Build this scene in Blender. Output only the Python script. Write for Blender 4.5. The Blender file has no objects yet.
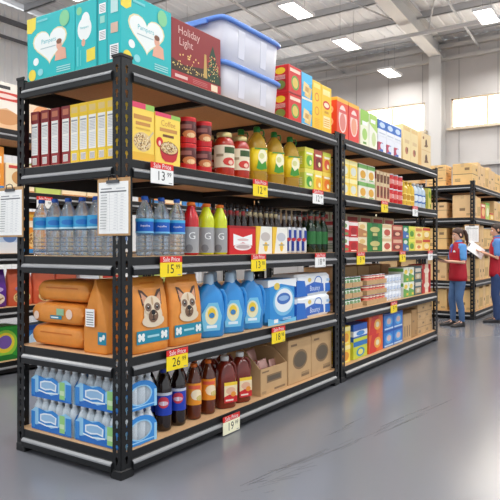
import bpy, math, random
from mathutils import Vector, Matrix
S = bpy.context.scene
COL = S.collection
PI = math.pi
random.seed(7)
ORD = ['first', 'second', 'third', 'fourth', 'fifth', 'sixth', 'seventh', 'eighth', 'ninth', 'tenth', 'eleventh',
       'twelfth', 'thirteenth', 'fourteenth', 'fifteenth', 'sixteenth', 'seventeenth', 'eighteenth', 'nineteenth', 'twentieth',
       'twenty-first', 'twenty-second', 'twenty-third', 'twenty-fourth', 'twenty-fifth', 'twenty-sixth']

# ------------------------------------------------------------------ materials
MATS = {}
def lin(c):
    c /= 255.0
    return c / 12.92 if c <= .04045 else ((c + .055) / 1.055) ** 2.4

def M(rgb, rough=.45, metal=0.0, alpha=1.0, trans=0.0, noise=0.0, nscale=8.0, emit=0.0, spec=.5, bump=0.0, stretch=None, coat=0.0, ior=1.45):
    key = (rgb, rough, metal, alpha, trans, noise, nscale, emit, spec, bump, stretch, coat, ior)
    if key in MATS:
        return MATS[key]
    m = bpy.data.materials.new('material')
    m.use_nodes = True
    nt = m.node_tree
    b = nt.nodes['Principled BSDF']
    col = (lin(rgb[0]), lin(rgb[1]), lin(rgb[2]), 1)
    b.inputs['Base Color'].default_value = col
    b.inputs['Roughness'].default_value = rough
    b.inputs['Metallic'].default_value = metal
    b.inputs['Alpha'].default_value = alpha
    b.inputs['Transmission Weight'].default_value = trans
    b.inputs['Specular IOR Level'].default_value = spec
    b.inputs['Coat Weight'].default_value = coat
    b.inputs['IOR'].default_value = ior
    if emit:
        b.inputs['Emission Color'].default_value = col
        b.inputs['Emission Strength'].default_value = emit
    if noise or bump:
        tc = nt.nodes.new('ShaderNodeTexCoord')
        n = nt.nodes.new('ShaderNodeTexNoise')
        n.inputs['Scale'].default_value = nscale
        n.inputs['Detail'].default_value = 4
        src = tc.outputs['Object']
        if stretch:
            mp = nt.nodes.new('ShaderNodeMapping')
            mp.inputs['Scale'].default_value = stretch
            nt.links.new(src, mp.inputs['Vector'])
            src = mp.outputs['Vector']
        nt.links.new(src, n.inputs['Vector'])
        if noise:
            r = nt.nodes.new('ShaderNodeValToRGB')
            k = 1 - noise
            r.color_ramp.elements[0].position = .3
            r.color_ramp.elements[1].position = .7
            r.color_ramp.elements[0].color = (col[0] * k, col[1] * k, col[2] * k, 1)
            k = 1 + noise
            r.color_ramp.elements[1].color = (min(1, col[0] * k), min(1, col[1] * k), min(1, col[2] * k), 1)
            nt.links.new(n.outputs['Fac'], r.inputs['Fac'])
            nt.links.new(r.outputs['Color'], b.inputs['Base Color'])
        if bump:
            bp = nt.nodes.new('ShaderNodeBump')
            bp.inputs['Strength'].default_value = bump
            bp.inputs['Distance'].default_value = .01
            nt.links.new(n.outputs['Fac'], bp.inputs['Height'])
            nt.links.new(bp.outputs['Normal'], b.inputs['Normal'])
    MATS[key] = m
    return m

STEEL = M((25, 26, 28), .42, 0.0, spec=.4, noise=.15, nscale=30)
LEDGE_SHINE = M((150, 151, 154), .3, .25, spec=.5)  # pale grey stands in for the lamp highlight along the beam ledges
HOLE = M((12, 12, 13), .6)
BOARD = M((214, 172, 128), .7, noise=.12, nscale=40, stretch=(1, 8, 1))
CARD = M((196, 160, 116), .75, noise=.06, nscale=6, bump=.05)
CARD_D = M((176, 138, 94), .8, noise=.06, nscale=6)
CARD_L = M((222, 186, 138), .75, noise=.05, nscale=6)
CARD_Y = M((226, 188, 128), .75, noise=.06, nscale=5)
TAPE = M((206, 172, 126), .35)
WHITE = M((246, 246, 246), .45)
PAPER = M((250, 250, 248), .6)
BLACK = M((22, 22, 24), .4)
INK = M((60, 60, 64), .5)
GREY = M((150, 152, 156), .5)
LGREY = M((206, 208, 212), .5)
RED = M((214, 36, 34), .4)
DRED = M((124, 26, 34), .4)
ORANGE = M((240, 138, 34), .42)
YELLOW = M((250, 208, 40), .42)
LYELLOW = M((250, 226, 120), .45)
GREEN = M((60, 160, 62), .42)
LGREEN = M((166, 206, 70), .42)
DGREEN = M((26, 96, 44), .42)
BLUE = M((36, 100, 196), .4)
DBLUE = M((26, 52, 140), .4)
LBLUE = M((92, 180, 230), .4)
TEAL = M((28, 184, 188), .4)
CREAM = M((242, 226, 192), .5)
BEIGE = M((228, 202, 150), .5)
BROWN = M((110, 66, 38), .5)
TAN = M((204, 158, 98), .5)
SKINTONE = M((222, 168, 140), .5)

# ------------------------------------------------------------------ mesh builder
TEXTS = {}
def text_mesh(s):
    if s in TEXTS:
        return TEXTS[s]
    cu = bpy.data.curves.new('lettering', 'FONT')
    cu.body = s
    cu.size = 1
    cu.resolution_u = 2
    cu.align_x = 'CENTER'
    cu.align_y = 'CENTER'
    o = bpy.data.objects.new('lettering', cu)
    COL.objects.link(o)
    dg = bpy.context.evaluated_depsgraph_get()
    dg.update()
    me = bpy.data.meshes.new_from_object(o.evaluated_get(dg))
    vs = [v.co.copy() for v in me.vertices]
    fs = [tuple(p.vertices) for p in me.polygons]
    bpy.data.objects.remove(o)
    bpy.data.meshes.remove(me)
    bpy.data.curves.remove(cu)
    TEXTS[s] = (vs, fs)
    return TEXTS[s]

class MB:
    def __init__(s):
        s.v, s.f, s.m, s.sm, s.mats = [], [], [], [], []
    def mi(s, mat):
        if mat not in s.mats:
            s.mats.append(mat)
        return s.mats.index(mat)
    def face(s, pts, mat, sm=False):
        k = len(s.v)
        s.v += [tuple(p) for p in pts]
        s.f.append(tuple(range(k, k + len(pts))))
        s.m.append(s.mi(mat)); s.sm.append(sm)
    def box(s, x0, y0, z0, x1, y1, z1, mat, bottom=None):
        k = len(s.v)
        s.v += [(x0, y0, z0), (x1, y0, z0), (x1, y1, z0), (x0, y1, z0), (x0, y0, z1), (x1, y0, z1), (x1, y1, z1), (x0, y1, z1)]
        for i, q in enumerate(((0, 3, 2, 1), (4, 5, 6, 7), (0, 1, 5, 4), (1, 2, 6, 5), (2, 3, 7, 6), (3, 0, 4, 7))):
            s.f.append(tuple(k + a for a in q))
            s.m.append(s.mi(bottom if bottom and i == 0 else mat)); s.sm.append(False)
        return s
    def cbox(s, x0, y0, z0, x1, y1, z1, mat, c=.004):
        """box with chamfered upright and top edges"""
        def ring(i, z):
            return [(x0 + c + i, y0 + i, z), (x1 - c - i, y0 + i, z), (x1 - i, y0 + c + i, z), (x1 - i, y1 - c - i, z),
                    (x1 - c - i, y1 - i, z), (x0 + c + i, y1 - i, z), (x0 + i, y1 - c - i, z), (x0 + i, y0 + c + i, z)]
        s.rings([ring(c * .6, z0), ring(0, z0 + c), ring(0, z1 - c), ring(c * .8, z1)], mat, sm=False)
        return s
    def rings(s, rs, mat, cap=True, sm=True, mats=None):
        k = len(s.v); n = len(rs[0])
        for r in rs:
            s.v += [tuple(p) for p in r]
        for i in range(len(rs) - 1):
            mm = s.mi(mats[i] if mats else mat)
            for j in range(n):
                a, b = k + i * n + j, k + i * n + (j + 1) % n
                s.f.append((a, b, b + n, a + n)); s.m.append(mm); s.sm.append(sm)
        if cap:
            s.f.append(tuple(k + j for j in reversed(range(n)))); s.m.append(s.mi(mats[0] if mats else mat)); s.sm.append(False)
            e = k + (len(rs) - 1) * n
            s.f.append(tuple(e + j for j in range(n))); s.m.append(s.mi(mats[-1] if mats else mat)); s.sm.append(False)
        return s
    def lathe(s, prof, mat, cx=0, cy=0, n=18, mats=None, cap=True, sm=True):
        rs = [[(cx + r * math.cos(2 * PI * j / n), cy + r * math.sin(2 * PI * j / n), z) for j in range(n)] for r, z in prof]
        return s.rings(rs, mat, cap, sm, mats)
    def sq(s, prof, mat, p=4.0, n=28, cx=0, cy=0, mats=None):
        """prof: (rx, ry, z) super-ellipse rings"""
        rs = []
        for q in prof:
            rx, ry, z = q[:3]
            ox = q[3] if len(q) > 3 else 0
            r = []
            for j in range(n):
                a = 2 * PI * j / n
                c, t = math.cos(a), math.sin(a)
                r.append((cx + ox + rx * math.copysign(abs(c) ** (2 / p), c), cy + ry * math.copysign(abs(t) ** (2 / p), t), z))
            rs.append(r)
        return s.rings(rs, mat, mats=mats)
    def tube(s, pts, rad, mat, n=8, cap=True, sm=True):
        pts = [Vector(p) for p in pts]
        rs = []; prev = None
        for i, p in enumerate(pts):
            d = (pts[min(i + 1, len(pts) - 1)] - pts[max(i - 1, 0)]).normalized()
            if prev is None:
                a = d.cross(Vector((0, 0, 1)))
                if a.length < .05:
                    a = d.cross(Vector((0, 1, 0)))
            else:
                a = prev - d * prev.dot(d)
            a.normalize(); prev = a; b = d.cross(a)
            r = rad[i] if isinstance(rad, (list, tuple)) else rad
            rs.append([p + r * (a * math.cos(2 * PI * j / n) + b * math.sin(2 * PI * j / n)) for j in range(n)])
        return s.rings(rs, mat, cap, sm)
    def limb(s, pts, rad, mat, n=12):
        """rounded, tapered limb"""
        P, R = [], []
        pts = [Vector(p) for p in pts]
        d0 = (pts[1] - pts[0]).normalized(); d1 = (pts[-1] - pts[-2]).normalized()
        for k in (.97, .75, .4):
            P.append(pts[0] - d0 * rad[0] * k); R.append(rad[0] * math.sqrt(1 - k * k))
        P += pts; R += list(rad)
        for k in (.4, .75, .97):
            P.append(pts[-1] + d1 * rad[-1] * k); R.append(rad[-1] * math.sqrt(1 - k * k))
        return s.tube(P, R, mat, n)
    def ell(s, c, rx, ry, rz, mat, n=14, m=9, rot=None):
        rs = []
        for i in range(m + 1):
            t = PI * (.02 + .96 * i / m)
            r = []
            for j in range(n):
                a = 2 * PI * j / n
                p = Vector((rx * math.sin(t) * math.cos(a), ry * math.sin(t) * math.sin(a), -rz * math.cos(t)))
                if rot:
                    p = rot @ p
                r.append(p + Vector(c))
            rs.append(r)
        return s.rings(rs, mat)
    # ---- prints on flat faces
    def art(s, fr, items):
        o, u, v, n, U, V = fr
        for i, it in enumerate(items):
            off = .0005 + .0002 * i
            P = lambda a, b: o + u * (a * U) + v * (b * V) + n * off
            k = it[0]; mat = it[-1]
            if k == 'r':
                a, b, c, d = it[1]
                s.face([P(a, b), P(c, b), P(c, d), P(a, d)], mat)
            elif k == 'e':
                a, b, c, d = it[1]
                s.face([P(a + c * math.cos(t * PI / 10), b + d * math.sin(t * PI / 10)) for t in range(20)], mat)
            elif k == 'p':
                s.face([P(*q) for q in it[1]], mat)
            elif k == 'h':   # heart
                a, b, c, d = it[1]
                pts = []
                for t in range(28):
                    q = 2 * PI * t / 28
                    pts.append(P(a + c * (math.sin(q) ** 3), b + d * (13 * math.cos(q) - 5 * math.cos(2 * q) - 2 * math.cos(3 * q) - math.cos(4 * q)) / 16))
                s.face(pts[::-1], mat)
            elif k == 'ring':
                a, b, c, d, w = it[1]
                for t in range(20):
                    q0, q1 = t * PI / 10, (t + 1) * PI / 10
                    s.face([P(a + c * math.cos(q0), b + d * math.sin(q0)), P(a + c * math.cos(q1), b + d * math.sin(q1)),
                            P(a + c * w * math.cos(q1), b + d * w * math.sin(q1)), P(a + c * w * math.cos(q0), b + d * w * math.sin(q0))], mat)
            elif k == 't':   # text: centre u, centre v, cap height in metres, string
                a, b, h, st = it[1]
                vs, fs = text_mesh(st)
                c0 = o + u * (a * U) + v * (b * V) + n * off
                kk = len(s.v)
                s.v += [tuple(c0 + u * (q.x * h) + v * (q.y * h)) for q in vs]
                mm = s.mi(mat)
                for f in fs:
                    s.f.append(tuple(kk + x for x in f)); s.m.append(mm); s.sm.append(False)
            elif k == 'lines':
                a, b, c, d, cnt = it[1]
                for t in range(cnt):
                    y = b + (d - b) * t / cnt
                    s.face([P(a, y), P(c, y), P(c, y + (d - b) / cnt * .45), P(a, y + (d - b) / cnt * .45)], mat)
            elif k == 'dots':
                a, b, c, d, cnt, rr, seed = it[1]
                rg = random.Random(seed)
                for t in range(cnt):
                    q = rg.random() * 2 * PI; rad = math.sqrt(rg.random())
                    x, y = a + c * rad * math.cos(q), b + d * rad * math.sin(q)
                    s.face([P(x + rr * math.cos(w * PI / 4), y + rr * U / V * math.sin(w * PI / 4)) for w in range(8)], mat)
        return s
    def cyl(s, r, a0, a1, z0, z1, mat, kind='r', n=10, off=.0012):
        """print on a cylinder; angles in degrees"""
        r += off
        if kind == 'r' and abs(a1 - a0) > 180: n = 24
        A = lambda t: math.radians(t)
        if kind == 'r':
            for i in range(n):
                p, q = A(a0 + (a1 - a0) * i / n), A(a0 + (a1 - a0) * (i + 1) / n)
                s.face([(r * math.cos(p), r * math.sin(p), z0), (r * math.cos(q), r * math.sin(q), z0), (r * math.cos(q), r * math.sin(q), z1), (r * math.cos(p), r * math.sin(p), z1)], mat, True)
        else:
            ac, zc, ra, rz = (a0 + a1) / 2, (z0 + z1) / 2, (a1 - a0) / 2, (z1 - z0) / 2
            for i in range(n):
                x0, x1 = -1 + 2 * i / n, -1 + 2 * (i + 1) / n
                h0, h1 = math.sqrt(max(0, 1 - x0 * x0)) * rz, math.sqrt(max(0, 1 - x1 * x1)) * rz
                p, q = A(ac + ra * x0), A(ac + ra * x1)
                s.face([(r * math.cos(p), r * math.sin(p), zc - h0), (r * math.cos(q), r * math.sin(q), zc - h1), (r * math.cos(q), r * math.sin(q), zc + h1), (r * math.cos(p), r * math.sin(p), zc + h0)], mat, True)
        return s
    def mesh(s, name='mesh'):
        me = bpy.data.meshes.new(name)
        me.from_pydata(s.v, [], s.f)
        for m in s.mats:
            me.materials.append(m)
        me.polygons.foreach_set('material_index', s.m)
        me.polygons.foreach_set('use_smooth', s.sm)
        me.update()
        return me

def frame(f, w, d, h):
    X, Y, Z = Vector((1, 0, 0)), Vector((0, 1, 0)), Vector((0, 0, 1))
    if f == 'F': return (Vector((0, 0, 0)), X, Z, -Y, w, h)
    if f == 'E': return (Vector((0, d, 0)), -Y, Z, -X, d, h)
    if f == 'R': return (Vector((w, 0, 0)), Y, Z, X, d, h)
    if f == 'T': return (Vector((0, 0, h)), X, Y, Z, w, d)
    if f == 'B': return (Vector((w, d, 0)), -X, Z, Y, w, h)

def carton(w, d, h, base, art=None, c=.004):
    mb = MB().cbox(0, 0, 0, w, d, h, base, c)
    for faces, items in (art or {}).items():
        for f in faces:
            mb.art(frame(f, w, d, h), items)
    return [('carton', mb.mesh())]

# ------------------------------------------------------------------ things
LABELS = {}
def spawn(kind, name, loc, label, cat, group=None, rz=0.0, scale=None, rot=None):
    """kind: list of (part name, mesh, [sub-parts]); one part without sub-parts makes a single mesh thing"""
    def put(o, parent):
        COL.objects.link(o)
        if parent: o.parent = parent
    if len(kind) == 1 and len(kind[0]) == 2:
        root = bpy.data.objects.new(name, kind[0][1]); put(root, None)
    else:
        root = bpy.data.objects.new(name, None); put(root, None)
        root.empty_display_size = .05
        for p in kind:
            o = bpy.data.objects.new(p[0], p[1]); put(o, root)
            if len(p) > 3: o['label'] = p[3]
            for q in (p[2] if len(p) > 2 else []):
                if q[1] is None: continue
                c = bpy.data.objects.new(q[0], q[1]); put(c, o)
                if len(q) > 2: c.location = q[2]
    root.location = loc
    root.rotation_euler = rot if rot else (0, 0, rz)
    if scale: root.scale = scale
    root['label'] = label; root['category'] = cat
    if group: root['group'] = group
    LABELS.setdefault(label, []).append(root.name)
    return root

def structure(name, mb, parent=None):
    o = bpy.data.objects.new(name, mb.mesh(name))
    COL.objects.link(o)
    if parent: o.parent = parent
    else: o['kind'] = 'structure'
    return o

def part_of(root, name, mb):
    o = bpy.data.objects.new(name, mb.mesh(name)); COL.objects.link(o); o.parent = root
    return o
# ------------------------------------------------------------------ the hall
def build_hall():
    fm = M((120, 122, 129), .28, spec=.5)
    nt = fm.node_tree; b = nt.nodes['Principled BSDF']
    n2 = nt.nodes.new('ShaderNodeTexNoise'); n2.inputs['Scale'].default_value = .9; n2.inputs['Detail'].default_value = 1
    mr = nt.nodes.new('ShaderNodeMapRange'); mr.inputs['To Min'].default_value = .19; mr.inputs['To Max'].default_value = .24
    tc = nt.nodes.new('ShaderNodeTexCoord'); nt.links.new(tc.outputs['Object'], n2.inputs['Vector'])
    nt.links.new(n2.outputs['Fac'], mr.inputs['Value']); nt.links.new(mr.outputs['Result'], b.inputs['Roughness'])
    fl = structure('floor', MB().box(-9, -12, -.1, 16.3, 12.3, 0, fm))
    # scuffs left by a dragged pallet: thin dirt marks on the floor
    sm = M((92, 92, 96), .5, alpha=.38)
    mb = MB(); rg = random.Random(3)
    def streak(x, y, L, w, sl):
        mb.face([(x, y, .0006), (x + L, y + L * sl, .0006), (x + L, y + L * sl + w, .0006), (x, y + w, .0006)], sm)
    for k in range(34):
        t = rg.random()
        x = .25 + 2.3 * t; y = -.64 - .39 * t + rg.uniform(-.045, .045)
        streak(x, y, rg.uniform(.12, .55), rg.uniform(.003, .007), -.15 + rg.uniform(-.03, .03))
    for k in range(16):
        streak(.25 + rg.uniform(0, .5), -.72 + rg.uniform(-.09, .1), rg.uniform(.05, .16), rg.uniform(.003, .006), -.5 + rg.uniform(-.1, .1))
    for k in range(8):
        streak(1.35 + rg.uniform(0, .5), -.62 + rg.uniform(-.05, .05), rg.uniform(.1, .3), .004, -.1)
    o = structure('floor_scuff', mb, fl)

    wm = M((186, 182, 180), .6, noise=.03, nscale=2)
    wm2 = M((236, 235, 235), .6, noise=.03, nscale=2)
    # back wall: ribbed steel sheet
    mb = MB()
    pts = []
    x = -9.0
    while x < 16.2:
        pts += [(x, 12.0), (x + .13, 12.0), (x + .15, 11.965), (x + .19, 11.965), (x + .21, 12.0)]
        x += .22
    for (a, c), (e, g) in zip(pts, pts[1:]):
        mb.face([(a, c, 0), (e, g, 0), (e, g, 7.9), (a, c, 7.9)], wm2)
    mb.box(-9, 12.02, 0, 16.3, 12.3, 7.9, wm2)
    structure('wall_back', mb)
    mb = MB().box(-9, 11.86, 7.38, 16, 11.96, 7.5, M((110, 110, 114), .5))
    structure('trim_1', mb)
    mb = MB().tube([(-9, 11.7, 6.9), (16, 11.7, 6.9)], .05, M((100, 100, 104), .5))
    structure('trim_2', mb)
    # end wall with two clerestory windows (openings really cut)
    wins = [(3.24, 5.36), (-1.6, 2.45)]
    z0, z1 = 4.9, 5.8
    mb = MB()
    def slab(y0, y1, a, c): mb.box(16, y0, a, 16.3, y1, c, wm)
    slab(-12, 12.3, 0, z0); slab(-12, 12.3, z1, 7.6)
    slab(-12, -1.6, z0, z1); slab(2.45, 3.24, z0, z1); slab(5.36, 12.3, z0, z1)
    seam = M((154, 151, 149), .6)
    for y in [-11 + 1.1 * k for k in range(21)]:
        mb.box(15.988, y, 0, 16, y + .02, 7.6, seam)
    structure('wall_right', mb)
    # trims along the end wall
    tm = M((186, 183, 180), .5)
    structure('trim_3', MB().box(15.86, -12, 6.95, 16, 12, 7.05, tm))
    structure('trim_4', MB().box(15.82, -12, 7.3, 16, 12, 7.42, tm))
    structure('trim_5', MB().box(15.84, -12, 3.72, 16, 12, 3.84, tm))
    fmw = M((206, 190, 166), .45)
    pane = M((255, 248, 236), .3, emit=8.0)
    for i, (a, c) in enumerate(wins):
        mb = MB()
        for (p, q, r, t) in ((a, c, z0, z0 + .05), (a, c, z1 - .05, z1), (a, a + .05, z0, z1), (c - .05, c, z0, z1)):
            mb.box(16.04, p, r, 16.12, q, t, fmw)
        k = 1 if i == 0 else 3
        for j in range(1, k + 1):
            y = c - (c - a) * j / (k + 1) if i == 0 else c - 1.04 * j
            mb.box(16.02, y - .04, z0, 16.11, y + .04, z1, fmw)
        mb.box(15.84, a - .08, z0 - .07, 16.05, c + .08, z0, fmw)
        w = structure('window_%d' % (i + 1), mb)
        structure('window_pane', MB().box(16.125, a, z0, 16.135, c, z1, pane), w)
    # column and rafter (I sections)
    cm = M((196, 194, 192), .5)
    mb = MB()
    mb.box(15.55, 2.62, 0, 15.57, 2.98, 7.2, cm); mb.box(15.57, 2.79, 0, 15.98, 2.81, 7.2, cm); mb.box(15.98, 2.62, 0, 16, 2.98, 7.2, cm)
    structure('column_steel', mb)
    def roofz(x): return 7.62 + (16 - x) * .054
    def rafter(y):
        mb = MB()
        for (dz0, dz1, hw) in ((-.62, -.58, .17), (-.1, -.06, .17), (-.58, -.1, .018)):
            for (xa, xb) in ((-9, 15.98),):
                k = [(xa, y - hw, roofz(xa) + dz0), (xb, y - hw, roofz(xb) + dz0), (xb, y + hw, roofz(xb) + dz0), (xa, y + hw, roofz(xa) + dz0)]
                t = [(p[0], p[1], p[2] + dz1 - dz0) for p in k]
                mb.rings([k, t], cm, sm=False)
        return mb
    structure('beam_rafter', rafter(2.8)); structure('beam_rafter', rafter(-5.2)); structure('beam_rafter', rafter(9.6))
    # roof deck with shallow ribs
    dk = M((234, 234, 235), .55, noise=.03, nscale=2)
    mb = MB()
    y = -12.0; pr = []
    while y < 12.2:
        pr += [(y, 0), (y + .2, 0), (y + .225, .03), (y + .275, .03), (y + .3, 0)]
        y += .3
    for (a, c), (e, g) in zip(pr, pr[1:]):
        mb.face([(-9, a, roofz(-9) + c + .04), (16.2, a, roofz(16.2) + c + .04), (16.2, e, roofz(16.2) + g + .04), (-9, e, roofz(-9) + g + .04)], dk)
    mb.face([(-9, -12, roofz(-9) + .12), (16.3, -12, roofz(16.3) + .12), (16.3, 12.3, roofz(16.3) + .12), (-9, 12.3, roofz(-9) + .12)], dk)
    structure('ceiling', mb)
    pm = M((186, 186, 188), .5)
    for k in range(15):
        x = 15.3 - 1.45 * k; z = roofz(x)
        mb = MB()
        mb.box(x - .02, -12, z - .15, x, 12, z + .04, pm); mb.box(x - .02, -12, z - .15, x + .06, 12, z - .135, pm)
        structure('beam_purlin', mb)
    pipe = M((196, 196, 198), .4)
    structure('beam_pipe', MB().tube([(13.2, -12, 6.95), (13.2, 12, 6.95)], .055, pipe, 10))
    structure('beam_pipe', MB().tube([(-9, 5.9, 7.9), (15.9, 5.9, 7.1)], .03, pm, 8))
    structure('beam_pipe', MB().tube([(4.0, 1.6, 8.0), (15.9, 1.6, 7.15)], .03, pm, 8))
    structure('beam_brace', MB().tube([(10.2, 4.5, 7.8), (14.6, 2.9, 7.45)], .022, pm, 8))
    structure('beam_brace', MB().tube([(10.2, 1.0, 7.8), (14.6, 2.7, 7.45)], .022, pm, 8))

    # lamps: hung flat fittings in rows
    fw = M((230, 230, 232), .4)
    fr = MB()
    fr.box(-.47, -.2, .02, .47, .2, .07, fw); fr.box(-.49, -.21, -.005, -.45, .21, .06, fw); fr.box(.45, -.21, -.005, .49, .21, .06, fw)
    fr.box(-.45, -.21, -.005, .45, -.18, .06, fw); fr.box(-.45, .18, -.005, .45, .21, .06, fw)
    fr = fr.mesh()
    df = MB().box(-.45, -.18, .0, .45, .18, .02, M((255, 253, 248), .4, emit=12.0)).mesh()
    cb = [('suspension_rod', MB().tube([(sx, 0, .06), (sx, 0, 1.0)], .004, M((120, 120, 122), .5), 6).mesh()) for sx in (-.4, .4)]
    n = 0
    for iy, y in enumerate((3.9, .5, -2.9, -6.3, 7.3)):
        for ix, x in enumerate((14.75, 11.7, 9.05, 5.6, 2.5, -.6, -3.7)):
            z = 6.5
            seen = (iy, ix) in ((0, 0), (0, 1), (0, 2), (1, 1))
            # the rods stop short of the roof deck
            lab = {(0, 0): 'white hanging lamp above the window wall, lowest in its line of lamps', (0, 1): 'white hanging lamp, second in line from the window wall',
                   (0, 2): 'white hanging lamp cut by the picture top above the plastic bins', (1, 1): 'white hanging lamp high over the aisle above the two workers'}.get((iy, ix), 'white flat hanging lamp of the warehouse ceiling, outside the view')
            o = spawn([('lamp_frame', fr), ('diffuser', df)] + cb, 'hanging_ceiling_lamp', (x, y, z), lab, 'ceiling lamp', 'hanging lamps in rows')
            li = bpy.data.lights.new('lamp_light', 'AREA'); li.shape = 'RECTANGLE'; li.size = .9; li.size_y = .34; li.energy = LAMP_W; li.color = (1, .985, .95)
            lo = bpy.data.objects.new('lamp_light', li); COL.objects.link(lo); lo.parent = o; lo.location = (0, 0, -.006)
            li = bpy.data.lights.new('deck_fill_light', 'AREA'); li.shape = 'RECTANGLE'; li.size = .9; li.size_y = .3; li.energy = UP_W; li.color = (1, .985, .95)  # added upward fill that brightens the roof deck, no part of the fitting
            lo = bpy.data.objects.new('deck_fill_light', li); COL.objects.link(lo); lo.parent = o; lo.location = (0, 0, .08); lo.rotation_euler = (PI, 0, 0)

# ------------------------------------------------------------------ racks
LEV = [.15, .702, 1.297, 1.877, 2.442]
PK = {}
def flange(mb, H, w, ax, sgn, off):
    """perforated strip: ax 'x' or 'y' is the direction it runs from the corner"""
    pitch = .0715; n = int(H / pitch); t = .003
    hole = [(0, -.024), (.006, -.024), (.006, -.004), (.0115, .003), (.0115, .014), (.007, .021), (0, .0225)]
    hw = w / 2
    def P(u, v, d):
        return (sgn[0] * u, sgn[1] * d, v) if ax == 'x' else (sgn[0] * d, sgn[1] * u, v)
    for i in range(n):
        c = (i + .5) * pitch
        lo, hi = i * pitch, (i + 1) * pitch if i < n - 1 else H
        small = i % 1 == 0
        for s in (1, -1):
            poly = [(hw, lo), (hw + s * hw, lo), (hw + s * hw, hi), (hw, hi)] + [(hw + s * a, c + b) for a, b in reversed(hole)]
            for d in (0, t):
                mb.face([P(u, v, d) for u, v in poly], STEEL)
            for (a, b), (e, g) in zip(hole, hole[1:]):
                mb.face([P(hw + s * a, c + b, 0), P(hw + s * e, c + g, 0), P(hw + s * e, c + g, t), P(hw + s * a, c + b, t)], STEEL)
    for u in (0, w):
        mb.face([P(u, 0, 0), P(u, H, 0), P(u, H, t), P(u, 0, t)], STEEL)
    mb.face([P(0, H, 0), P(w, H, 0), P(w, H, t), P(0, H, t)], STEEL)

def post_kind(sx, sy, H):
    k = (sx, sy, H)
    if k in PK: return PK[k]
    mb = MB(); flange(mb, H, .092, 'x', (sx, sy), 0); flange(mb, H, .07, 'y', (sx, sy), 0)
    ft = MB(); a, b = sorted((-.006 * sx, .105 * sx)); c, d = sorted((-.006 * sy, .085 * sy))
    ft.cbox(a, c, 0, b, d, .055, BLACK, .006)
    cp = MB(); cp.box(min(-.004 * sx, .095 * sx), min(-.004 * sy, .006 * sy), H - .012, max(-.004 * sx, .095 * sx), max(-.004 * sy, .006 * sy), H + .004, BLACK); cp.box(min(-.004 * sx, .006 * sx), min(.006 * sy, .074 * sy), H - .012, max(-.004 * sx, .006 * sx), max(.006 * sy, .074 * sy), H + .004, BLACK)
    PK[k] = (mb.mesh(), ft.mesh(), cp.mesh())
    return PK[k]

def beam_mesh(L):
    """runs along +X, outer side towards -Y, top at z=0; a grey strip on the middle ledge imitates its highlight"""
    k = ('b', round(L, 3))
    if k in PK: return PK[k]
    pr = [(.045, -.002), (.006, -.002), (.004, -.006), (.004, -.05), (-.012, -.064), (-.016, -.07), (-.016, -.108), (-.012, -.113), (.012, -.113), (.012, -.02), (.045, -.02)]
    mb = MB().rings([[(0, y, z) for y, z in pr], [(L, y, z) for y, z in pr]], STEEL, sm=False)
    rp = [(-.004, -.054), (-.0165, -.064), (-.0185, -.068), (-.0185, -.0755), (-.0165, -.076), (-.012, -.07), (-.002, -.06)]
    rl = MB().rings([[(0.0, y, z) for y, z in rp], [(L, y, z) for y, z in rp]], LEDGE_SHINE, sm=False)
    PK[k] = (mb.mesh(), rl.mesh())
    return PK[k]

def rack(loc, L, D, H, levels, label):
    root = bpy.data.objects.new('steel_shelving_rack', None); COL.objects.link(root)
    root.location = loc; root['label'] = label; root['category'] = 'shelving rack'; root['group'] = 'black steel shelving racks'
    def add(n, me, par, l=(0, 0, 0), rz=0):
        o = bpy.data.objects.new(n, me); COL.objects.link(o); o.parent = par; o.location = l; o.rotation_euler = (0, 0, rz)
        return o
    for sx, sy, x, y in ((1, 1, 0, 0), (-1, 1, L, 0), (1, -1, 0, D), (-1, -1, L, D)):
        pm, fm, cm = post_kind(sx, sy, H)
        p = add('post', pm, root, (x, y, 0)); add('post_foot', fm, p); add('post_cap', cm, p)
    bx, rx = beam_mesh(L - .176); by, ry = beam_mesh(D - .136)
    bd = MB().box(.01, .0075, -.016, L - .01, D - .0075, 0, BOARD, bottom=BOARD)
    # notch corners by keeping the board inside the posts
    bd = bd.mesh()
    br = MB().box(-.015, .046, -.06, .015, D - .046, -.017, STEEL).mesh()
    for z in levels:
        for me, rl, l, a in ((bx, rx, (.088, 0, z), 0), (bx, rx, (L - .088, D, z), PI), (by, ry, (0, D - .068, z), -PI / 2), (by, ry, (L, .068, z), PI / 2)):
            b = add('shelf_beam', me, root, l, a); add('ledge_highlight', rl, b, (0, 0, 0))
        add('shelf_board', bd, root, (0, 0, z))
        for t in (1 / 3, 2 / 3): add('cross_brace', br, root, (L * t, 0, z))
    return root

def build_racks():
    rack((0, 0, 0), 2.94, .97, 2.475, LEV, 'black steel rack with loaded shelves and clipboards on its end, topped by teal cartons')
    rack((2.985, 0, 0), 3.26, .97, 2.475, LEV, 'black steel rack joined to the end of the teal-carton rack, topped by tall food boxes')
    rack((9.0, .14, 0), 3.3, .97, 2.56, LEV_C, 'black steel rack of brown cardboard boxes behind the two workers')
    rack((9.0, 1.152, 0), 3.3, .97, 2.56, LEV_C, 'black steel rack standing back to back with the box rack, mostly hidden behind it')
    for k, x in enumerate((.42, 3.56, 6.7, 9.84)):
        rack((x, 3.1, 0), 3.1, .97, 2.75, LEV_R, ['black steel rack across the rear aisle holding purple bags', 'black steel rack across the rear aisle behind the sports drinks',
             'black steel rack across the rear aisle behind the rack joint', 'black steel rack across the rear aisle, last toward the window wall'][k])
LEV_C = [.14, .712, 1.3, 1.89, 2.5]
LEV_R = [.14, .71, 1.28, 1.95, 2.6]
# ------------------------------------------------------------------ kinds of goods
PET = M((198, 220, 238), .05, alpha=.6, trans=.9, spec=.6, ior=1.2)
FILM = M((214, 232, 246), .12, alpha=.22)
VA = 228   # side of round goods that carries the print faces the shopper

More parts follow.
